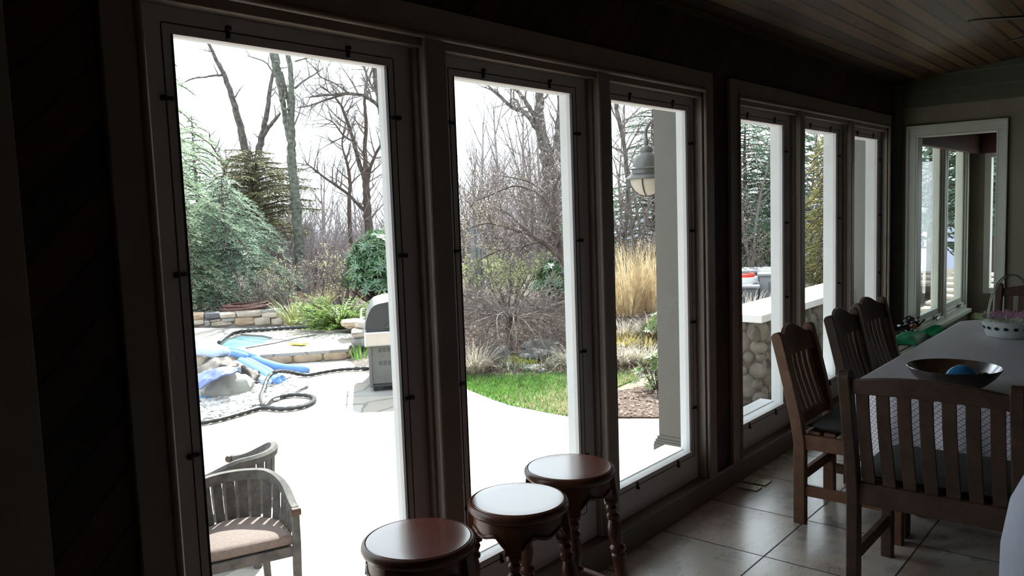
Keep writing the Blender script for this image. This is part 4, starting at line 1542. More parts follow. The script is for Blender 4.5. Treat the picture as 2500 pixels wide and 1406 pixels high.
b.build('backing_fill', 'stone_grey', rw)

def coil(name, label, px, py, dist, R_, turns, rad, mat, cat, seed):
    rng = random.Random(seed)
    c = ond(px, py, dist)
    pts = []
    for i in range(turns * 18 + 1):
        a = 2 * math.pi * i / 18
        k = 1 + .22 * math.sin(a * .37 + seed) + .12 * math.sin(a * .83) + rng.uniform(-.02, .02)
        pts.append((c.x + R_ * k * math.cos(a) + .05 * math.sin(a * .21), c.y + R_ * k * math.sin(a), c.z + .11 + .013 * (i / 18) + .025 * math.sin(a * .7 + 1)))
    return tag(MB().tube(pts, rad, 6).build(name, mat, smooth=60), label, cat)
coil('garden_hose', 'reddish-brown garden hose coiled on top of the dry-stone wall', 602, 763, 18.9, .44, 7, .022, 'hose_red', 'hose', 2)

def ribbed_hose(label, pts, rad, z):
    P = spline([onz(q[0], q[1], z) if len(q) == 2 else above(*q) for q in pts], 10)
    # even spacing so that the ribs stay regular
    out = [P[0]]
    step = .03
    acc = 0
    for a, c in zip(P, P[1:]):
        seg = (c - a).length
        t_ = step - acc
        while t_ <= seg:
            out.append(a.lerp(c, t_ / seg))
            t_ += step
        acc = seg - (t_ - step)
    rr = [rad * (1.0 if i % 4 < 3 else .72) for i in range(len(out))]
    return tag(MB().tube(out, rr, 7).build('ribbed_hose', 'hose_black', smooth=40), label, 'hose', None)
ribbed_hose('black ribbed hose edging the gravel and looping on the patio', [(440, 1040), (495, 1031), (540, 1022), (590, 1008), (640, 995), (690, 998), (740, 991), (767, 977), (755, 966), (710, 964), (665, 975), (645, 992), (636, 972), (643, 952, 962), (650, 930, 952), (662, 914, 945), (680, 906, 940), (705, 908, 928), (730, 913, 921), (752, 915), (785, 909), (830, 902), (880, 899), (935, 897)], .030, ZP + .035)
ribbed_hose('black ribbed hose lying along the far coping of the spa', [(535, 836), (552, 822), (570, 812), (600, 807), (650, 804), (690, 801), (730, 799), (770, 799)], .038, ZS + .04)

# gravel bed
gpoly = [gz(p, ZP) for p in ((430, 1045), (495, 1030), (570, 1013), (636, 993), (690, 975), (748, 950), (752, 935), (700, 926), (640, 925), (560, 940), (480, 960), (430, 985))]
rng = random.Random(12)
struct(MB().prism(gpoly, ZP - .05, ZP + .008).build('ground_gravel', 'rock_dark'))
b = MB()
for x, y in scatter(gpoly, 2600, rng):
    r = rng.uniform(.022, .05)
    b.blob((x, y, ZP + .012 + r * .25), (r, r * rng.uniform(.7, 1), r * .55), rng, 6, .12)
tag(b.build('gravel', 'pebble', smooth=60), 'bed of grey river pebbles beside the spa', 'gravel', kind='stuff')

# boulders, tarps, water tubes by the spa
def boulder(label, px, py, r, seed, mat='boulder_stone', dz=0.0, group=None, cat='boulder', z=ZP, name='boulder'):
    q = onz(px, py, z)
    o = MB().blob((0, 0, 0), r, random.Random(seed), 22, .34).build(name, mat, smooth=32)
    o.location = (q.x, q.y, z + r[2] * .55 + dz)
    return tag(o, label, cat, group)
boulder('large pale boulder under the blue tarp at the gravel edge', 545, 962, (.36, .26, .21), 3)
boulder('pale white boulder left of the water tubes', 500, 912, (.34, .30, .26), 5, 'stone_pale')
def tarp(name, label, mat, px, seed, z=ZP, amp=.05, cat='tarp'):
    """px: rows of (x, y, ground y) giving a draped sheet"""
    rng = random.Random(seed)
    R_ = [[above(x, y, yb) for x, y, yb in row] for row in px]
    n_, m_ = len(R_), len(R_[0])
    k_ = 6
    rows_ = [spline(r, k_) for r in R_]
    cols = [spline([rows_[i][j] for i in range(n_)], k_) for j in range(len(rows_[0]))]
    W_, H_ = len(cols), len(cols[0])
    vs, fs = [], []
    ph = [rng.uniform(0, 6.28) for _ in range(4)]
    for i in range(W_):
        for j in range(H_):
            p = cols[i][j]
            w_ = amp * (math.sin(i * .9 + ph[0] + j * .3) * math.sin(j * .8 + ph[1]) + .6 * math.sin(i * .35 - j * .7 + ph[2]))
            vs.append((p.x, p.y, p.z + w_ + rng.uniform(-.008, .008)))
    for i in range(W_ - 1):
        for j in range(H_ - 1):
            a = i * H_ + j
            fs.append((a, a + 1, a + H_ + 1, a + H_))
    o = MB().add(vs, fs).build(name, mat, smooth=50)
    s_ = o.modifiers.new('thick', 'SOLIDIFY')
    s_.thickness = .02
    return tag(o, label, cat)
tarp('tarp', 'crumpled dark brown tarp heaped over the rocks by the gravel', 'tarp_brown', [[(476, 895, 925), (514, 874, 925), (545, 870, 923), (585, 888, 918)], [(478, 905, 955), (514, 886, 955), (547, 880, 950), (582, 890, 945)], [(481, 918, 974), (514, 905, 976), (547, 895, 974), (580, 897, 966)]], 1, amp=.025)
tarp('tarp', 'periwinkle-blue tarp draped down over the large boulder', 'tarp_blue', [[(478, 915, 975), (514, 903, 978), (547, 893, 976), (582, 896, 968)], [(480, 932, 982), (514, 917, 984), (547, 905, 982), (581, 899, 974)], [(483, 950, 985), (514, 931, 988), (545, 916, 986), (579, 903, 978)]], 2, amp=.012)
tarp('tarp', 'brown crumpled tarp end beside the blue tubes on the gravel', 'tarp_brown', [[(588, 893, 930), (606, 893, 930), (634, 908, 934)], [(590, 912, 937), (610, 912, 938), (636, 920, 938)], [(596, 931, 944), (612, 934, 944), (634, 930, 942)]], 3, amp=.03)
tarp('tarp', 'small bright blue tarp corner on the pebbles', 'tarp_bright', [[(470, 966, 974), (500, 961, 972), (528, 962, 970)], [(470, 984, 988), (498, 974, 980), (526, 971, 975)]], 4, amp=.012)
def water_tube(label, path, r, mat):
    """path: (x, y, height of the tube's middle)"""
    P = spline([onz(x, y, z) if z < 0 else above(x, y, z) for x, y, z in path], 12)
    L = sum((q - p).length for p, q in zip(P, P[1:]))
    rr, acc = [], 0
    for i, p in enumerate(P):
        if i:
            acc += (p - P[i - 1]).length
        e = min(acc, L - acc) / (r * 1.3)
        rr.append(r * (max(0.05, math.sin(min(1, e) * math.pi / 2)) ** .6) * (1 + .04 * math.sin(acc * 9)))
    return tag(MB().tube(P, rr, 14).build('water_tube', mat, smooth=60), label, 'water tube', 'vinyl pool-cover water tubes')
G1 = ZP + .08
water_tube('longest blue water tube, reaching right along the spa front', [(585, 864, 890), (630, 880, 897), (680, 896, 904), (756, 904, 910)], .066, 'tube_blue')
water_tube('blue water tube ending at the ribbed hose by the gravel', [(600, 880, 901), (645, 903, 916), (692, 931, 938)], .070, 'tube_blue')
water_tube('blue water tube lying left of the one that ends at the hose', [(585, 880, 903), (628, 904, 920), (682, 936, 944)], .070, 'tube_blue')
water_tube('pale blue water tube lowest on the gravel, under the brown tarp end', [(570, 888, 906), (615, 914, 927), (658, 938, 946)], .066, 'tube_pale')
water_tube('blue water tube over the spa coping, behind the longest one', [(542, 854, 890), (585, 860, 892), (636, 878, 896)], .066, 'tube_blue')
water_tube('blue water tube beside the pool corner, curving to the left', [(534, 872, 894), (562, 862, 893), (606, 872, 898)], .062, 'tube_blue')
water_tube('pale blue water tube sloping off the spa coping', [(466, 832, -.37), (505, 842, -.37), (555, 862, -.38)], .075, 'tube_pale')
water_tube('pale blue water tube at the left edge of the heap', [(462, 852, -.37), (505, 858, -.38), (550, 872, -.46)], .08, 'tube_pale')
# stacked rocks between spa and grill
rng = random.Random(31)
for i, (px, py, z_, s_, m_, lb) in enumerate(((868, 868, -.74, (.55, .4, .2), 'stone_grey', 'dark flat rock at the foot of the rock stack beside the grill'), (880, 846, -.56, (.55, .4, .16), 'stone_grey', 'second flat rock up in the stack beside the grill'), (872, 826, -.42, (.5, .4, .13), 'stone_pale', 'pale flat rock near the top of the stack beside the grill'), (848, 802, -.36, (.6, .4, .12), 'stone_tan', 'tan flat rock at the back of the stack, under the juniper'), (880, 806, -.30, (.4, .3, .12), 'stone_pale', 'topmost pale rock of the stack beside the grill'))):
    q = onz(px, py, z_)
    o = MB().stone((0, 0, 0), s_, .2 + .3 * i, rng, .10).build('flat_rock', m_, smooth=40)
    o.location = (q.x + .5, q.y + .45, z_)
    tag(o, lb, 'rock')

# ------------------------------------------------------------------ grill
O = onz(918, 957)
gu = Vector((.77, -.64, 0)).normalized()
gr_ = thing('gas_grill', 'stainless gas grill on a grey cart, lid closed, on the patio', 'grill', (O.x, O.y, ZP), math.atan2(gu.y, gu.x))
GW = 1.25
MB().box(-.06, .56, 0.02, GW, .10, .62).build('cart_cabinet', 'grill_panel', gr_, bevel=.012)
b = MB()
for ux in (.06, .30):
    for zz in (.575, .555, .535, .40, .38, .36):
        for kx in range(3):
            b.box(ux + kx * .058, ux + kx * .058 + .042, .017, .022, zz, zz + .009)
for x, z in ((.10, .47), (.34, .5), (.12, .16), (.26, .16)):
    b.box(x, x + .012, .017, .022, z, z + .012)
b.build('vent_slots', 'unit_dark', gr_)['kind'] = 'stuff'
for x in (-.055, .555):
    MB().box(x - .02, x + .02, .0, .05, .07, .62).build('corner_post', 'grill_panel', gr_, bevel=.004)
MB().box(-.07, .57, .01, GW, .065, .10).build('bottom_rail', 'grill_black', gr_)
MB().box(-.12, .62, -.05, GW + .05, .62, .82).build('side_shelf_apron', 'grill_steel', gr_, bevel=.02)
MB().box(-.09, .60, 0, GW, .82, .85).build('firebox_rim', 'grill_black', gr_, bevel=.01)
lp = [(-.10, .85), (-.088, .94), (-.055, 1.04), (-.01, 1.125), (.035, 1.165), (.09, 1.185), (.28, 1.215), (.46, 1.235), (.54, 1.19), (.59, 1.02), (.60, .85)]
def lidprism(y0, y1, sc=1.0):
    vs = [(.25 + (x - .25) * sc, y0, z) for x, z in lp] + [(.25 + (x - .25) * sc, y1, z) for x, z in lp]
    m = len(lp)
    return MB().add(vs, [tuple(range(m)), tuple(range(2 * m - 1, m - 1, -1))] + [(i, m + i, m + (i + 1) % m, (i + 1) % m) for i in range(m)])
lidprism(.03, GW - .03).build('lid', 'grill_lid', gr_, smooth=25)
lidprism(.0, .035, 1.005).build('lid_end_cap', 'grill_black', gr_, smooth=25)
MB().strip([(.17, -.012, .86), (.25, -.012, .93), (.31, -.012, 1.0)], .02, .035, (0, 1, 0)).build('lid_bracket', 'unit_dark', gr_)
MB().tube([(-.10, .1, 1.0), (-.15, .12, 1.0), (-.15, GW - .12, 1.0), (-.10, GW - .1, 1.0)], .014, 8).build('lid_handle', 'grill_steel', gr_, smooth=40)
for x in (0.0, .5):
    for y in (.06, GW - .06):
        c = MB().lathe([(.028, -.014), (.034, -.008), (.034, .008), (.028, .014)], 20, (x, y, .034), (0, 1, .2))
        c.box(x - .012, x + .012, y - .02, y + .02, .045, .08)
        c.build('caster', 'grill_black', gr_, smooth=40)

# ------------------------------------------------------------------ curved teak armchairs on the patio
def barrel_chair(loc, rz, label, cushion=True):
    c = thing('barrel_chair', label, 'chair', loc, rz, 'curved weathered armchairs on the patio')
    R_ = .295
    n = 40
    A = math.radians(128)
    def plan(t_, r):                                   # t -1..1 round the back; beyond the half circle the arms run forward
        a = A * t_
        x = r * math.sin(a) if abs(a) <= math.pi / 2 else math.copysign(r, a)
        y = -r * math.cos(a) if abs(a) <= math.pi / 2 else r * (abs(a) - math.pi / 2) * 1.0
        return Vector((x, y, 0))
    def rz_(t_):
        return .585 + .145 * (1 - smooth(.30, .98, abs(t_)))
    vs, fs = [], []
    for i in range(n + 1):
        t_ = -1 + 2 * i / n
        p = plan(t_, R_)
        q = plan(min(1, t_ + .01), R_) - plan(max(-1, t_ - .01), R_)
        nr = Vector((q.y, -q.x, 0)).normalized()
        z = rz_(t_)
        for r_, dz in ((-.022, -.035), (.022, -.030), (.030, .012), (.012, .030), (-.018, .026)):
            vs.append(p + nr * r_ + Vector((0, 0, z + dz)))
    for i in range(n):
        for a in range(5):
            fs.append((5 * i + a, 5 * i + 5 + a, 5 * i + 5 + (a + 1) % 5, 5 * i + (a + 1) % 5))
    fs += [(4, 3, 2, 1, 0), tuple(5 * n + a for a in range(5))]
    MB().add(vs, fs).build('top_rail', 'teak_grey', c, smooth=40)
    for i in range(15):
        t_ = -.86 + 1.72 * i / 14
        p0, p1 = plan(t_, R_ - .035), plan(t_, R_ - .002)
        q = plan(t_ + .01, R_) - plan(t_ - .01, R_)
        z1 = rz_(t_) - .02
        p0.z, p1.z = .37, z1
        mid = (p0 + p1) / 2
        mid += Vector((p0.x, p0.y, 0)).normalized() * .006
        MB().strip([p0, mid, p1], .059, .012, q.normalized()).build('back_slat', 'teak_grey', c, bevel=.003)
    for s in (-1, 1):
        b = MB()
        e = plan(s, R_)
        P = spline([(s * .285, .21, 0), (s * .275, .235, .2), (s * .28, .24, .40), (e.x, e.y - .015, .55), (e.x, e.y + .01, .60)], 4)
        b.strip(P, .042, .052, (1, 0, 0))
        b.build('front_leg', 'teak_grey', c, bevel=.005)
        e = plan(s, R_)
        MB().tube([(e.x - .026, e.y + .012, .588), (e.x + .026, e.y + .012, .588)], .025, 14).build('arm_end', 'teak_dark', c, smooth=40)
        P = spline([(s * .20, -.29, 0), (s * .185, -.235, .2), (s * .18, -.215, .38)], 4)
        MB().strip(P, .042, .045, (1, 0, 0)).build('rear_leg', 'teak_grey', c, bevel=.005)
    dsh = [(R_ * .93 * math.sin(a), -R_ * .93 * math.cos(a)) for a in np.linspace(-math.pi / 2, math.pi / 2, 20)] + [(R_ * .93, .235), (-R_ * .93, .235)]
    MB().prism(dsh, .325, .385).build('seat_frame', 'teak_grey', c, bevel=.004)
    if cushion:
        b = MB()
        rings = [(.88, .386), (.97, .395), (1.0, .41), (1.0, .435), (.97, .452), (.85, .462), (.5, .470), (.05, .472)]
        m = len(dsh)
        vs, fs = [], []
        for k_, z in rings:
            for x, y in dsh:
                vs.append((x * k_ * .97, (y - .02) * k_ * .97 + .015, z))
        for i in range(len(rings) - 1):
            for j in range(m):
                fs.append((i * m + j, i * m + (j + 1) % m, (i + 1) * m + (j + 1) % m, (i + 1) * m + j))
        fs += [tuple(range(m - 1, -1, -1)), tuple((len(rings) - 1) * m + j for j in range(m))]
        b.add(vs, fs).build('cushion', 'brown_cushion', c, smooth=60)
    return c
barrel_chair((2.555, 4.405, ZP), math.radians(159), 'weathered curved slat-back armchair with a brown cushion, nearest the window')
bq = onz(592, 1122, -.12)
barrel_chair((bq.x - .045, bq.y + .075, ZP), math.radians(26), 'second curved armchair turned away, behind the cushioned one', False)

# ================================================================== PLANTS
def rdir(rng):
    while True:
        v = Vector((rng.uniform(-1, 1), rng.uniform(-1, 1), rng.uniform(-1, 1)))
        if .05 < v.length < 1:
            return v.normalized()

def grow(b, p, d, L, r, lev, rng, tips, kids=(6, 5, 4), spread=.75, upb=.25, seg=4, wob=.16, sides=(6, 4, 3, 3), start=.25, ratio=.55):
    """one branch and, from it, its side branches"""
    pts, rr = [Vector(p)], [r]
    q, dd = Vector(p), Vector(d).normalized()
    for i in range(seg):
        dd = (dd + rdir(rng) * wob + Vector((0, 0, upb * .2))).normalized()
        q = q + dd * (L / seg)
        pts.append(q.copy())
        rr.append(r * (1 - .8 * (i + 1) / seg))
    b.tube(pts, rr, sides[min(lev, len(sides) - 1)], cap=False)
    if lev >= len(kids):
        tips.append((q.copy(), dd.copy(), pts))
        return
    for k_ in range(kids[lev]):
        t_ = start + (1 - start) * (k_ + rng.random()) / kids[lev]
        i = min(seg - 1, int(t_ * seg))
        c = pts[i].lerp(pts[i + 1], t_ * seg - i)
        ax = (pts[i + 1] - pts[i]).normalized()
        side = rdir(rng)
        side = (side - ax * side.dot(ax)).normalized()
        nd = (ax * (1 - spread * .6) + side * spread + Vector((0, 0, upb))).normalized()
        grow(b, c, nd, L * ratio * rng.uniform(.65, 1.1) * (1.1 - .45 * t_), max(.0035, rr[i] * .55), lev + 1, rng, tips, kids, spread, upb, max(2, seg - 1), wob * 1.2, sides, .15, ratio)

def leaves_at(tips, rng, n, size, wid, jitter=.1, along=True):
    b = MB()
    for q, dd, pts in tips:
        for i in range(n):
            p = pts[rng.randrange(len(pts))].lerp(q, rng.random()) if along else q
            b.leafq(p + rdir(rng) * jitter * rng.random(), (dd * .5 + rdir(rng)).normalized(), rdir(rng), size * rng.uniform(.6, 1.3), wid * rng.uniform(.7, 1.2))
    return b

# ---- trees drawn stem by stem (each stem a path in space at its own distance)
def stem_tree(name, label, dist, stems, mat, seed, twigs=(4, 3), twig_len=1.3, cat='tree', tw_mat='twig_grey', spread=.8, n_side=7, group=None, upb=.15, deep=.25):
    rng = random.Random(seed)
    base = ond(stems[0][0][0], stems[0][0][1], dist)
    gz_ = ground(base.x, base.y)
    t = thing(name, label, cat, (base.x, base.y, gz_), 0, group)
    org = Vector((base.x, base.y, gz_))
    b, tb = MB(), MB()
    tips = []
    for si, st in enumerate(stems):
        ray0 = Vector((base.x, base.y, 0)).normalized()
        off = 0.0 if si == 0 else rng.uniform(-deep, deep)
        P = []
        for i, (x, y, w_) in enumerate(st):
            dd = dist + off * (i / max(1, len(st) - 1)) * 3
            P.append((ond(x, y, dd) - org, w_ / FPX * dist * .5 * .97))
        if si == 0:
            P.insert(0, (Vector((P[0][0].x, P[0][0].y, -.15)), P[0][1] * 1.12))
        pts = spline([p for p, r in P], 5)
        rad = []
        for i in range(len(P) - 1):
            for j in range(5):
                rad.append(P[i][1] + (P[i + 1][1] - P[i][1]) * j / 5)
        rad.append(P[-1][1])
        pts = [p + rdir(rng) * rad[i] * .2 for i, p in enumerate(pts)]
        rad[-1] *= .35
        rad[-2] *= .7
        b.tube(pts, rad, 10 if rad[0] > .06 else 6, cap=True)
        if n_side:
            k_ = max(2, int(n_side * min(1, len(P) / 5)))
            for j in range(k_):
                i = int(len(pts) * (.3 + .68 * (j + rng.random()) / k_)) if rad[0] > .05 else int(len(pts) * (.15 + .84 * (j + rng.random()) / k_))
                i = min(len(pts) - 2, i)
                ax = (pts[i + 1] - pts[i]).normalized()
                s_ = rdir(rng)
                s_ = (s_ - ax * s_.dot(ax)).normalized()
                grow(tb, pts[i], (ax * .45 + s_ * spread + Vector((0, 0, upb))).normalized(), twig_len * rng.uniform(.5, 1.15), min(.028, rad[i] * .5 + .004), 0, rng, tips, twigs, .75, upb, 4, .22, (4, 3, 3), .2, .55)
    b.build('trunk', mat, t, smooth=60)
    if tb.v:
        tb.build('branches', tw_mat, t)
    return t, tips

stem_tree('leaning_tree', 'bare tree in two stems, one leaning left, rising behind the olive cedar', 25, [
    [(632, 700, 26), (626, 560, 24), (613, 440, 21), (603, 390, 19), (590, 320, 17), (577, 270, 15), (563, 226, 13), (548, 185, 11), (530, 150, 9), (512, 112, 7), (498, 92, 5)],
    [(626, 470, 20), (624, 410, 18), (636, 350, 16), (645, 310, 13), (654, 260, 11), (660, 215, 9), (668, 170, 7), (676, 130, 5)],
    [(640, 335, 10), (655, 312, 9), (672, 292, 8), (686, 275, 6)],
    [(547, 184, 6), (524, 184, 5), (500, 188, 4), (470, 192, 3), (440, 206, 2)],
    [(548, 440, 8), (545, 400, 6), (530, 375, 5), (515, 350, 4), (510, 320, 3)], [(546, 410, 5), (556, 400, 4), (566, 378, 3)]], 'bark_grey', 41, (3, 2), .55, n_side=4)
stem_tree('mossy_tree', 'tall mossy grey-green tree with twin trunks laced by short limbs', 22, [
    [(738, 742, 26), (734, 650, 24), (727, 560, 23), (720, 480, 22), (714, 410, 21), (712, 350, 20), (711, 300, 19), (712, 240, 15), (709, 180, 12), (703, 120, 12), (700, 60, 11)],
    [(710, 350, 13), (701, 320, 12), (694, 280, 12), (688, 235, 14), (680, 190, 17), (672, 140, 22), (666, 80, 22)],
    [(686, 175, 9), (694, 205, 8), (702, 240, 8), (708, 275, 7)],
    [(676, 150, 7), (688, 190, 5), (697, 230, 5)],
    [(688, 230, 5), (698, 240, 4), (708, 236, 4)], [(690, 262, 6), (700, 268, 5), (709, 262, 5)], [(686, 205, 6), (697, 214, 5), (706, 206, 5)],
    [(720, 215, 6), (745, 195, 5), (770, 180, 4), (790, 165, 3)], [(720, 150, 4), (745, 143, 3), (765, 140, 3)],
    [(672, 190, 5), (662, 170, 4), (645, 150, 3), (600, 135, 3)]], 'bark_moss', 42, (3, 2), .8, n_side=3)
stem_tree('forked_tree', 'dark bare tree forking low into crooked limbs, left of the first window post', 23, [
    [(905, 720, 24), (902, 620, 21), (898, 540, 20), (895, 480, 19), (893, 440, 16), (891, 380, 11), (893, 300, 9), (890, 240, 7), (896, 190, 5), (885, 150, 4)],
    [(893, 445, 13), (876, 395, 11), (862, 340, 9), (848, 295, 8), (828, 250, 6), (800, 222, 4), (775, 205, 3)],
    [(895, 455, 11), (906, 405, 8), (925, 362, 7), (948, 325, 5)],
    [(895, 520, 10), (850, 475, 8), (802, 440, 6), (760, 408, 4), (745, 395, 3)],
    [(862, 345, 6), (838, 330, 5), (815, 300, 4), (795, 290, 3)],
    [(858, 600, 11), (852, 510, 10), (854, 440, 8), (846, 395, 6), (835, 350, 4), (842, 310, 3)]], 'bark_brown', 43, (6, 5), 1.05, n_side=15)
stem_tree('arching_limb_tree', 'bare tree with long limbs arching left, beside the first window post', 22, [
    [(1000, 700, 20), (985, 600, 18), (968, 480, 17), (952, 400, 16), (943, 340, 15), (930, 275, 14), (921, 215, 13), (912, 160, 11), (905, 110, 9)],
    [(934, 268, 9), (908, 246, 9), (882, 232, 8), (842, 229, 7), (795, 232, 6), (748, 238, 4)],
    [(842, 230, 6), (790, 246, 5), (755, 258, 4), (722, 264, 3)],
    [(925, 235, 5), (905, 205, 5), (890, 170, 4), (878, 140, 3)], [(850, 228, 4), (820, 205, 4), (780, 185, 3), (770, 160, 3)]], 'bark_grey', 44, (6, 5), .9, n_side=13)
stem_tree('stout_tree', 'stout grey tree with two upright forks, behind the second pane', 19, [
    [(1338, 760, 56), (1338, 660, 52), (1340, 560, 49), (1342, 480, 47), (1343, 420, 44), (1333, 370, 32), (1322, 320, 26), (1316, 270, 23), (1318, 225, 21), (1312, 170, 18)],
    [(1346, 420, 28), (1358, 360, 22), (1366, 300, 19), (1368, 250, 17), (1366, 210, 15)],
    [(1326, 340, 14), (1303, 302, 12), (1278, 272, 11), (1252, 263, 9), (1222, 236, 8), (1188, 206, 6)],
    [(1314, 300, 13), (1292, 262, 11), (1268, 228, 9), (1244, 203, 8)],
    [(1270, 268, 6), (1262, 245, 5), (1248, 240, 4)]], 'bark_grey', 45, (4, 3), .8, n_side=7)
stem_tree('slender_tree', 'slender bare tree at the left side of the third pane', 16, [
    [(1514, 700, 12), (1526, 560, 11), (1534, 470, 11), (1530, 400, 10), (1522, 340, 10), (1508, 280, 11), (1500, 220, 9)],
    [(1532, 450, 6), (1560, 410, 5), (1590, 390, 4)], [(1526, 380, 5), (1545, 340, 4), (1570, 300, 3)], [(1530, 560, 8), (1505, 580, 7), (1480, 610, 6)]], 'bark_grey', 46, (5, 4), .7, n_side=8)
t, tips = stem_tree('crooked_fruit_tree', 'crooked budding fruit tree arching across the second pane', 14.5, [
    [(1400, 720, 22), (1380, 650, 17), (1345, 605, 13), (1300, 575, 12), (1262, 542, 8)],
    [(1378, 640, 12), (1352, 560, 9), (1340, 500, 8), (1300, 465, 6), (1250, 455, 5), (1190, 480, 4), (1150, 495, 3)],
    [(1345, 520, 6), (1330, 470, 5), (1280, 440, 4), (1220, 430, 3)],
    [(1372, 620, 9), (1360, 540, 7), (1350, 470, 6), (1372, 420, 4)],
    [(1320, 590, 7), (1270, 600, 6), (1210, 615, 5), (1160, 640, 3)],
    [(1262, 542, 6), (1240, 520, 4), (1200, 505, 3)], [(1300, 575, 6), (1250, 560, 5), (1190, 545, 4), (1140, 560, 3)], [(1390, 690, 9), (1420, 620, 8), (1470, 560, 6), (1520, 600, 5), (1560, 640, 4), (1600, 610, 3)]], 'bark_brown', 47, (5, 4), .75, n_side=10, tw_mat='twig_maple')
leaves_at(tips, random.Random(5), 2, .022, .014, .03).build('buds', 'pink_bud', t)['kind'] = 'stuff'

# dead snags
t = thing('dead_snag', 'split grey dead tree stump standing in the shrubs of the second pane', 'stump', tuple(ond(1165, 700, 15.5)))
org = ond(1165, 700, 15.5)
b = MB()
for pts in ([(1158, 705, 16), (1157, 620, 15), (1155, 580, 13), (1154, 548, 11)], [(1172, 705, 12), (1171, 640, 11), (1168, 590, 10), (1166, 552, 7)], [(1180, 705, 9), (1178, 640, 8), (1176, 600, 5)]):
    P = [ond(x, y, 15.5) - org for x, y, w_ in pts]
    b.tube(spline(P, 4), [pts[0][2] / FPX * 15.5 * .5 + (pts[-1][2] - pts[0][2]) / FPX * 15.5 * .5 * i / (len(P) * 4 - 4) for i in range(len(P) * 4 - 3)], 7)
b.build('split_trunk', 'snag_wood', t, smooth=30)

# ---- distant woods: bare trees, copies of four
protos = []
for i in range(4):
    rng = random.Random(100 + i)
    t = thing('bare_tree', 'bare grey tree in the distant woods beyond the garden', 'tree', (0, 0, 0), 0, 'bare trees of the distant woods')
    b, tips = MB(), []
    H = rng.uniform(9, 12)
    grow(b, (0, 0, -.3), (rng.uniform(-.06, .06), rng.uniform(-.06, .06), 1), H, .15, 0, rng, tips, (11, 6, 5), .62, .35, 7, .07, (6, 4, 3, 3), .22, .42)
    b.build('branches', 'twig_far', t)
    protos.append(t)
rng = random.Random(77)
spots = []
for i in range(150):
    px = rng.uniform(560, 1420) if i < 112 else rng.uniform(1420, 2160)
    d = rng.uniform(26, 60)
    spots.append((px, d))
for i, (px, d) in enumerate(spots):
    p = ond(px, 600, d)
    o = protos[i] if i < 4 else copy_tree(protos[i % 4])
    o.location = (p.x, p.y, ground(p.x, p.y))
    o.rotation_euler = (0, 0, rng.uniform(0, 6.28))
    s_ = rng.uniform(.34, .62) * (1 + max(0, d - 36) / 60)
    o.scale = (s_ * 1.15, s_ * 1.15, s_)

# understory: twiggy leafless shrubs, copies of three
protos = []
for i in range(3):
    rng = random.Random(200 + i)
    t = thing('bare_shrub', 'leafless twiggy shrub in the undergrowth at the edge of the woods', 'shrub', (0, 0, 0), 0, 'leafless undergrowth shrubs')
    b, tips = MB(), []
    for k_ in range(9):
        a = rng.uniform(0, 6.28)
        grow(b, (.15 * math.cos(a), .15 * math.sin(a), -.1), (math.cos(a) * .45, math.sin(a) * .45, 1), rng.uniform(1.6, 2.6), .022, 0, rng, tips, (7, 5), .75, .15, 5, .18, (4, 3, 3), .15, .5)
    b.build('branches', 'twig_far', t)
    protos.append(t)
rng = random.Random(88)
for i in range(96):
    px = rng.uniform(560, 1000) if i < 52 else (rng.uniform(1110, 1420) if i < 78 else rng.uniform(1420, 2100))
    d = rng.uniform(22.5, 33)
    p = ond(px, 600, d)
    o = protos[i] if i < 3 else copy_tree(protos[i % 3])
    o.location = (p.x, p.y, ground(p.x, p.y))
    o.rotation_euler = (0, 0, rng.uniform(0, 6.28))
    s_ = rng.uniform(.7, 1.25)
    o.scale = (s_, s_, s_ * rng.uniform(.8, 1.1))

# ---- budding shrubs of the garden
def bud_shrub(name, label, px, dist, H, R_, seed, bud=None, nb=3, size=.05, mat='twig_grey', stems=9, kids=(7, 5), up=.2, spread=.75, base_py=None, cat='shrub', group=None, out=.5):
    rng = random.Random(seed)
    p = ond(px, 600, dist)
    g = ground(p.x, p.y)
    t = thing(name, label, cat, (p.x, p.y, g), 0, group)
    b, tips = MB(), []
    for k_ in range(stems):
        a = 2 * math.pi * (k_ + rng.random()) / stems
        grow(b, (.10 * math.cos(a), .10 * math.sin(a), -.08), (math.cos(a) * out * R_ / H * 1.6, math.sin(a) * out * R_ / H * 1.6, 1), H * rng.uniform(.75, 1.0), .016 + .006 * H, 0, rng, tips, kids, spread, up, 5, .17, (5, 3, 3), .2, .48)
    b.build('branches', mat, t)
    if bud:
        o = leaves_at(tips, rng, int(nb * 1.8 + .5), size * .62, size * .36, .05).build('buds', bud, t)
        o['kind'] = 'stuff'
    return t
bud_shrub('budding_shrub', 'shrub in pale bud in front of the mossy tree trunk', 768, 19.5, 1.35, .8, 301, 'pink_bud', 2, .05, kids=(6, 4))
bud_shrub('budding_shrub', 'thin shrub with yellow-green buds above the yuccas', 672, 19.2, 1.25, .35, 302, 'yellow_bud', 4, .06, kids=(5, 3), stems=6, out=.3)
bud_shrub('budding_shrub', 'pale budding shrub at the foot of the blue-green hemlock', 612, 19.4, 1.0, .9, 303, 'pink_bud', 3, .045, kids=(6, 4))
bud_shrub('budding_shrub', 'tall yellow-budded shrub left of the big rhododendron', 828, 19.0, 1.7, .7, 304, 'yellow_bud', 3, .06, kids=(6, 4))
bud_shrub('budding_shrub', 'yellow-budded shrub at the left edge of the second pane', 1128, 16.5, 2.2, 1.0, 305, 'yellow_bud', 3, .06, kids=(7, 4))
bud_shrub('budding_tree', 'tall shrubby tree in pink bud between snag and stout trunk', 1250, 17.5, 3.3, 1.6, 306, 'pink_bud', 2, .05, kids=(9, 6), stems=8, cat='tree', out=.35)
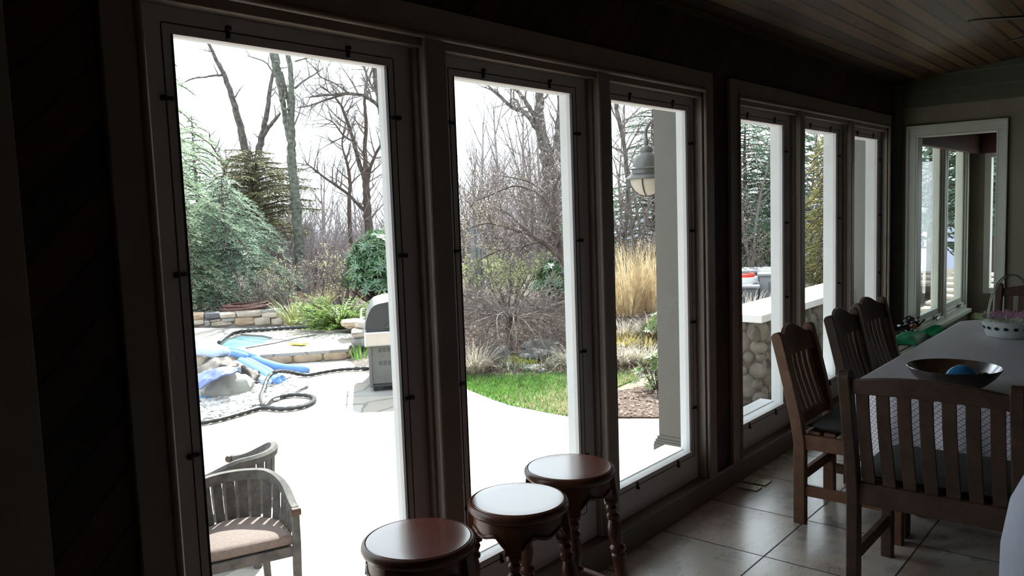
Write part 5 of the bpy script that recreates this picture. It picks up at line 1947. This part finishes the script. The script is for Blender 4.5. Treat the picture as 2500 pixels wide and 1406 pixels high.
bud_shrub('budding_tree', 'shrubby pink-budded tree at the left of the second pane', 1150, 19, 3.3, 1.6, 307, 'pink_bud', 1, .05, kids=(9, 6), stems=7, cat='tree', out=.3)
bud_shrub('budding_tree', 'pink-budded tree rising in front of the stout trunk', 1330, 16.5, 4.0, 1.2, 308, 'pink_bud', 3, .045, kids=(9, 6), stems=6, cat='tree', out=.25)
bud_shrub('budding_shrub', 'broad yellow-green budding shrub below the crooked fruit tree', 1240, 15.6, 1.25, 1.2, 309, 'green_bud', 6, .06, kids=(7, 5), stems=11)
bud_shrub('budding_shrub', 'green budding shrub left of the stump', 1125, 14.8, 1.2, .8, 310, 'green_bud', 5, .06, kids=(7, 5))
bud_shrub('budding_tree', 'white-budded thin tree in front of the dark pines, fourth pane', 1822, 17, 3.6, .8, 311, 'pink_bud', 3, .05, kids=(7, 4), stems=5, cat='tree', out=.25)
bud_shrub('budding_shrub', 'leafless shrub above the grey utility boxes', 1860, 17.5, 1.4, 1.2, 312, 'green_bud', 1, .04, kids=(7, 5))
bud_shrub('budding_tree', 'budding tree over the lantern, third pane', 1560, 17.5, 4.8, 1.6, 313, 'pink_bud', 2, .05, kids=(9, 6), stems=7, cat='tree', out=.3)
bud_shrub('budding_tree', 'thin budding tree in the fifth pane', 1985, 19, 5.0, 1.2, 314, 'pink_bud', 1, .05, kids=(8, 5), stems=5, cat='tree', out=.25)

# ---- evergreens
def conifer(name, label, px, dist, H, R_, mat, seed, nb=70, h0=.06, droop=.5, spray=.15, wid=.035, dens=1.0, prof=1.0, group=None, rise=.25, flat=.5, trunk=.10):
    rng = random.Random(seed)
    p = ond(px, 600, dist)
    g = ground(p.x, p.y)
    t = thing(name, label, 'tree', (p.x, p.y, g), 0, group)
    b, f = MB(), MB()
    b.tube([(0, 0, -.2), (.03, 0, H * .4), (0, .03, H * .75), (0, 0, H)], [trunk, trunk * .75, trunk * .4, .01], 8)
    for k_ in range(nb):
        u = (k_ + rng.random()) / nb
        z0 = H * (h0 + (1 - h0) * u)
        L = R_ * ((1 - u) ** prof * .95 + .06) * rng.uniform(.38, 1.2)
        a = k_ * 2.39996 + rng.uniform(-.4, .4)
        d = Vector((math.cos(a), math.sin(a), 0))
        side = Vector((-d.y, d.x, 0))
        P = []
        for i in range(7):
            s_ = i / 6
            P.append(Vector((0, 0, z0)) + d * (L * s_) + Vector((0, 0, L * (rise * s_ - droop * s_ * s_))) + side * (L * .06 * math.sin(3 * s_ + k_)))
        b.tube(P, [.012 + .012 * L * (1 - i / 6) for i in range(7)], 3, cap=False)
        m = max(4, int(11 * dens * L / 1.2 + 3))
        for i in range(m):
            s_ = .12 + .88 * (i + rng.random()) / m
            j = min(5, int(s_ * 6))
            c = P[j].lerp(P[j + 1], s_ * 6 - j)
            ll = L * .36 * (1.05 - s_ * .75) + .05
            for sg in (-1, 1):
                dd = (d * .65 + side * sg * .85 + Vector((0, 0, rng.uniform(-.35, .1)))).normalized()
                q = max(2, int(ll / (spray * .45)))
                for n_ in range(q):
                    pp = c + dd * (ll * (n_ + rng.random() * .6) / q) + Vector((0, 0, -.12 * ll * (n_ / q) ** 2))
                    fd = (dd * .8 + d * .4 + rdir(rng) * .55 + Vector((0, 0, -.18))).normalized()
                    up = (Vector((0, 0, 1)) * flat + rdir(rng)).normalized()
                    f.leafq(pp, fd, up, spray * rng.uniform(.6, 1.25), wid * rng.uniform(.7, 1.3))
    b.build('trunk', 'bark_brown', t)
    o = f.build('foliage', mat, t)
    o['kind'] = 'stuff'
    return t
conifer('hemlock', 'pale green feathery hemlock at the left edge of the first pane', 408, 20.4, 6.0, 1.9, 'needle_hemlock', 401, 150, .05, .6, .085, .016, 1.6, .5)
conifer('hemlock', 'big blue-green hemlock with drooping boughs behind the dry-stone wall', 552, 21.0, 3.1, 2.0, 'needle_blue', 402, 150, .03, .65, .085, .016, 1.7, .6)
conifer('hemlock', 'yellow-green young hemlock low at the left edge of the first pane', 462, 20.0, 2.5, .7, 'needle_hemlock', 403, 80, .03, .5, .08, .016, 1.6, .5)
conifer('hemlock', 'tall loose hemlock standing behind the two left ones', 490, 24.0, 5.0, 1.9, 'needle_hemlock', 404, 110, .05, .6, .11, .022, 1.2, .6)
conifer('cedar', 'dark olive cedar with brownish tips in front of the leaning tree', 630, 23.4, 3.9, 1.75, 'needle_cedar', 405, 120, .36, .30, .11, .020, 1.3, .28, rise=.40)
conifer('pine', 'green pine half hidden by the second window post', 1430, 20, 3.0, 1.3, 'needle_dark', 406, 100, .08, .3, .18, .034, 1.1, .6)
conifer('pine', 'broad green pine behind the tall dry grass', 1600, 19.5, 4.4, 1.9, 'needle_dark', 407, 110, .06, .3, .12, .016, 1.4, .6)
conifer('pine', 'dense dark pine above the utility boxes', 1822, 21, 3.9, 1.8, 'needle_dark', 408, 130, .05, .45, .12, .017, 1.6, .4)
conifer('pine', 'dark pine behind the post between fourth and fifth panes', 1925, 22, 4.2, 1.6, 'needle_dark', 409, 110, .05, .35, .18, .036, 1.1, .5)
conifer('weeping_cypress', 'golden-green weeping cypress in the fifth pane', 2018, 17.5, 3.1, .85, 'needle_gold', 410, 110, .03, .75, .10, .020, 1.5, .55)
conifer('pine', 'tall dark pine outside the far nook window', 2425, 17, 7.0, 2.0, 'needle_dark', 411, 110, .22, .35, .20, .04, .8, .5)
conifer('pine', 'dark pine outside the nook casements', 2275, 16, 5.5, 1.6, 'needle_dark', 412, 90, .15, .35, .20, .04, .8, .5)

# ---- rhododendrons: whorls of long leaves
def rhodo(name, label, px, dist, H, R_, seed, n=240, L=.14, w=.042, mat='rhodo_leaf', young='rhodo_light', zlow=.12, z0=None):
    rng = random.Random(seed)
    p = ond(px, 600, dist)
    g = ground(p.x, p.y) if z0 is None else z0
    t = thing(name, label, 'shrub', (p.x, p.y, g))
    b, f, y_ = MB(), MB(), MB()
    for k_ in range(n):
        v = rdir(rng)
        v.z = abs(v.z) * 1.15 - .42
        r = rng.uniform(.72, 1.0)
        c = Vector((v.x * R_ * r, v.y * R_ * r, max(zlow * H, H * .5 + v.z * H * .58 * r)))
        ax = (Vector((v.x, v.y, 0)) + Vector((0, 0, .8)) + rdir(rng) * .4).normalized()
        if k_ % 3 == 0:
            b.tube([(c.x * .15, c.y * .15, 0), (c.x * .6, c.y * .6, c.z * .55), c], [.016, .010, .005], 4, cap=False)
        s0 = ax.orthogonal().normalized()
        s1 = ax.cross(s0)
        m = rng.randint(6, 8)
        for i in range(m):
            a = 2 * math.pi * (i + rng.random() * .5) / m
            d = (s0 * math.cos(a) + s1 * math.sin(a) + ax * rng.uniform(-.25, .35)).normalized()
            (y_ if rng.random() < .10 else f).leafq(c, d, ax, L * rng.uniform(.75, 1.2), w)
    b.build('branches', 'bark_brown', t)
    f.build('leaves', mat, t)['kind'] = 'stuff'
    if y_.v:
        y_.build('pale_leaves', young, t)['kind'] = 'stuff'
    return t
rhodo('rhododendron', 'big glossy dark rhododendron behind the grill', 928, 18.3, 1.95, .88, 501, 640, .16, .046, zlow=.04)
rhodo('rhododendron', 'dark rhododendron at the right edge of the second pane', 1372, 15.0, 1.05, .55, 502, 240, .13, .04)
rhodo('rhododendron', 'small sparse pale-leaved rhododendron beside the mulch, left of the column', 1602, 10.4, .62, .33, 503, 46, .095, .026, 'rhodo_light', 'rhodo_light', .3)
rhodo('rhododendron', 'pale-leaved rhododendron above the striped grasses, left of the column', 1606, 12.6, .55, .32, 504, 46, .09, .026, 'rhodo_light', 'rhodo_light', .3)

# ---- yuccas, juniper, grasses
def tuft(name, label, px, py, n, H, w, spread, bend, mat, seed, cat='plant', dist=None, rad=.12, seg=4, group=None, pos=None):
    rng = random.Random(seed)
    p = pos if pos is not None else (ong(px, py) if dist is None else ond(px, py, dist))
    o = MB()
    for i in range(n):
        a = rng.uniform(0, 6.283)
        r = rad * rng.random() ** .5
        d = Vector((math.cos(a) * spread * rng.uniform(.1, 1), math.sin(a) * spread * rng.uniform(.1, 1), 1))
        o.blade((r * math.cos(a), r * math.sin(a), -.02), d, bend * rng.uniform(.5, 1.3), H * rng.uniform(.6, 1.15), w * rng.uniform(.7, 1.2), seg)
    ob = o.build(name, mat)
    ob.location = p
    return tag(ob, label, cat, group)
tuft('yucca', 'yellow-green yucca spilling over the end of the dry-stone wall', 715, 792, 130, .64, .034, 1.1, .9, 'yucca_leaf', 601, dist=17.4)
tuft('yucca', 'yucca behind the juniper, nearer the rhododendron', 790, 752, 100, .50, .028, 1.0, .7, 'yucca_leaf', 602, dist=18.0)
rng = random.Random(603)
p = ond(835, 797, 16.2)
t = thing('juniper', 'spreading yellow-green juniper beside the grill', 'shrub', (p.x, p.y, p.z - .05))
f, b = MB(), MB()
for k_ in range(270):
    a = rng.uniform(0, 6.283)
    L = rng.uniform(.4, 1.15)
    el = rng.uniform(.10, .80)
    d = Vector((math.cos(a), math.sin(a), 0))
    side = Vector((-d.y, d.x, 0))
    P = [d * (L * .85 * s_) + Vector((0, 0, el * L * s_ * (1.35 - .55 * s_))) for s_ in (0, .25, .5, .75, 1)]
    b.tube(P, [.012, .009, .007, .005, .003], 3, cap=False)
    for i in range(70):
        s_ = .2 + .8 * rng.random()
        j = min(3, int(s_ * 4))
        c = P[j].lerp(P[j + 1], s_ * 4 - j)
        f.leafq(c, (d * .7 + side * rng.uniform(-1, 1) * .8 + Vector((0, 0, rng.uniform(-.1, .5)))).normalized(), (Vector((0, 0, 1)) + rdir(rng) * .6), .07 * rng.uniform(.6, 1.3), .021)
b.build('branches', 'bark_brown', t)
f.build('foliage', 'juniper_green', t)['kind'] = 'stuff'
tuft('bulb_shoots', 'green daffodil shoots among the rocks between spa and grill', 880, 874, 40, .28, .016, .5, .3, 'lawn_blade', 604, dist=12.6, rad=.14, seg=3)

for i, (px, py, dd, n_, H, lb) in enumerate(((1535, 772, 14.3, 420, 1.25, 'tall tan ornamental grass, left clump by the column'), (1590, 770, 14.6, 420, 1.2, 'tall tan ornamental grass, right clump half behind the column'))):
    p = ond(px, 772, dd)
    tuft('ornamental_grass', lb, 0, 0, n_, H, .014, .46, .55, 'straw', 610 + i, 'grass clump', rad=.26, seg=5, pos=Vector((p.x, p.y, ground(p.x, p.y))))
    
rng = random.Random(620)
for i, (px, py, n_, H, mat, lb) in enumerate((
        (1525, 825, 170, .42, 'straw_pale', 'silvery dry grass clump below the tall tan grass, left one'),
        (1585, 822, 170, .42, 'straw_pale', 'silvery dry grass clump below the tall tan grass, right one'),
        (1530, 850, 150, .34, 'straw_yellow', 'yellowed grass clump in the third pane, left one'),
        (1585, 852, 130, .32, 'straw_yellow', 'yellowed grass clump in the third pane, right one'),
        (1520, 888, 200, .40, 'straw_pale', 'striped white and brown grass clump at the back of the lawn, third pane'),
        (1570, 884, 200, .40, 'straw_pale', 'striped grass clump behind the small rhododendron'),
        (1468, 890, 180, .40, 'straw_pale', 'pale grass clump behind the second window post'),
        (1160, 905, 260, .52, 'straw_pale', 'tan drooping grass clump at the left edge of the second pane'),
        (1400, 890, 140, .38, 'straw_pale', 'straw-coloured grass clump at the right edge of the second pane'))):
    tuft('grass_clump', lb, px, py, int(n_ * 1.3), H, .021, 1.0, 1.25, mat, 621 + i, 'grass clump', rad=.20)

tuft('grass_clump', 'dry grass clump showing over the cap of the fieldstone wall', 0, 0, 160, .42, .018, .9, 1.0, 'straw_pale', 660, 'grass clump', rad=.3, pos=ond(1828, 772, 12.2))
# weeping maple: a low dome of hanging twigs
rng = random.Random(640)
p = ong(1248, 858)
t = thing('weeping_maple', 'leafless weeping maple, a low dome of fine grey-brown twigs', 'tree', tuple(p))
b, tb = MB(), MB()
top = Vector((.03, 0, .55))
b.tube([(0, 0, -.05), (.05, .02, .15), (-.03, .03, .34), top], [.055, .05, .045, .04], 8)
def hang(c, d, L, r, lev):
    P = [Vector(c)]
    q, dd = Vector(c), Vector(d).normalized()
    for i in range(6):
        dd = (dd + Vector((0, 0, -.17)) + rdir(rng) * .20).normalized()
        q = q + dd * (L / 6)
        q.z = max(q.z, .10)
        P.append(q.copy())
    tb.tube(P, [r * (1 - .13 * i) for i in range(7)], 3 if lev else 5, cap=False)
    if lev < 2:
        for k_ in range(9 if lev == 0 else 7):
            i = rng.randrange(1, 6)
            ax = (P[i + 1] - P[i - 1]).normalized()
            s_ = rdir(rng)
            hang(P[i], (ax * .7 + s_ * .6 + Vector((0, 0, .25))), L * rng.uniform(.35, .6), r * .5, lev + 1)
for k_ in range(34):
    a = 2 * math.pi * (k_ + rng.random() * .6) / 34
    hang(top + Vector((0, 0, rng.uniform(-.15, 0))), (math.cos(a), math.sin(a), rng.uniform(.15, 1.1)), rng.uniform(.9, 1.7), .013, 0)
b.build('trunk', 'bark_brown', t, smooth=60)
tb.build('branches', 'twig_maple', t)

# garden rocks, moss, litter
def grock(label, px, py, r, seed, mat='rock_dark'):
    p = ong(px, py)
    o = MB().blob((0, 0, 0), r, random.Random(seed), 18, .32).build('garden_rock', mat, smooth=28)
    o.location = (p.x, p.y, p.z + r[2] * .4)
    return tag(o, label, 'rock')
grock('rounded dark rock left of the yellow moss', 1216, 880, (.20, .18, .14), 1)
grock('dark rock right of the yellow moss', 1300, 880, (.22, .18, .12), 2)
grock('broad flat grey rock under the weeping maple', 1318, 845, (.36, .28, .08), 3)
grock('low flat rock at the foot of the maple, right of the broad one', 1348, 862, (.22, .2, .07), 4)
grock('grey rock beside the mulch, at the foot of the column', 1592, 995, (.14, .12, .09), 6)
rng = random.Random(655)
for i in range(12):
    p = ong(1232 + 13 * (i % 6) + rng.uniform(-5, 5) + (40 if i > 5 else 0) * .6, 886 + 9 * (i // 6) + rng.uniform(-4, 4) + 2 * (i % 6) * .8)
    o = MB().stone((0, 0, 0), (rng.uniform(.14, .24), rng.uniform(.12, .2), .05), rng.uniform(0, 3), rng, .14).build('paving_stone', 'stone_grey', smooth=35)
    o.location = (p.x, p.y, p.z + .02)
    tag(o, 'small flat stone in the rough stone patch between the moss and the lawn', 'stone', 'flat stones behind the lawn')
rng = random.Random(650)
p = ong(1256, 885)
b = MB()
for i in range(700):
    a, r = rng.uniform(0, 6.28), .32 * rng.random() ** .5
    b.leafq(Vector((r * math.cos(a) * .7, r * math.sin(a) * 1.3, .05 * (1 - r / .32) + rng.uniform(0, .04))), (rdir(rng) + Vector((0, 0, .6))).normalized(), rdir(rng), .045, .03)
o = b.build('moss_patch', 'moss_yellow')
o.location = p
tag(o, 'bright yellow-green moss patch under the weeping maple', 'moss', kind='stuff')
b = MB()
gn = 0
while gn < 5200:
    px, py = rng.uniform(1100, 1640), rng.uniform(770, 912)
    q = ong(px, py)
    b.leafq(q + Vector((0, 0, rng.uniform(.01, .05))), (rdir(rng) + Vector((0, 0, .15))).normalized(), Vector((0, 0, 1)) + rdir(rng) * .7, rng.uniform(.05, .13), rng.uniform(.02, .04))
    gn += 1
tag(b.build('leaf_litter', 'leaf_litter'), 'dead leaves and straw scattered over the garden bed', 'leaves', kind='stuff')
b = MB()
for i in range(60):
    px, py = rng.uniform(1210, 1400), rng.uniform(885, 912)
    q = ong(px, py)
    for j in range(4):
        b.blade(q, (rng.uniform(-.4, .4), rng.uniform(-.4, .4), 1), .4, rng.uniform(.10, .22), .012, 3)
tag(b.build('bulb_shoots', 'needle_hemlock'), 'grey-green bulb shoots along the back edge of the lawn', 'plant', kind='stuff')
b = MB()
gn = 0
while gn < 4200:
    px, d = rng.uniform(440, 1000), rng.uniform(19.5, 30)
    q = ond(px, 700, d)
    q.z = ground(q.x, q.y) + rng.uniform(.01, .1)
    b.leafq(q, (rdir(rng) + Vector((0, 0, .2))).normalized(), Vector((0, 0, 1)) + rdir(rng) * .7, rng.uniform(.08, .2), rng.uniform(.04, .08))
    gn += 1
tag(b.build('leaf_litter', 'leaf_litter'), 'dead leaves on the woodland floor behind the dry-stone wall', 'leaves', kind='stuff')

# pale timber deck outside the nook
dk = thing('timber_deck', 'pale timber deck boards outside the far nook window', 'deck', (12.2, .2, -.05))
for i in range(9):
    MB().box(-1.0 + i * .30, -1.0 + i * .30 + .28, -.8, 2.6, -.04 + i * .055, .0 + i * .055).build('deck_board', 'deck_pale', dk, bevel=.006)
b = MB()
for x, y in ((-.9, -.7), (-.9, 2.5), (1.5, -.7), (1.5, 2.5)):
    b.box(x - .06, x + .06, y - .06, y + .06, -.9, -.02 + (x > 0) * .4)
b.build('deck_posts', 'deck_pale', dk)
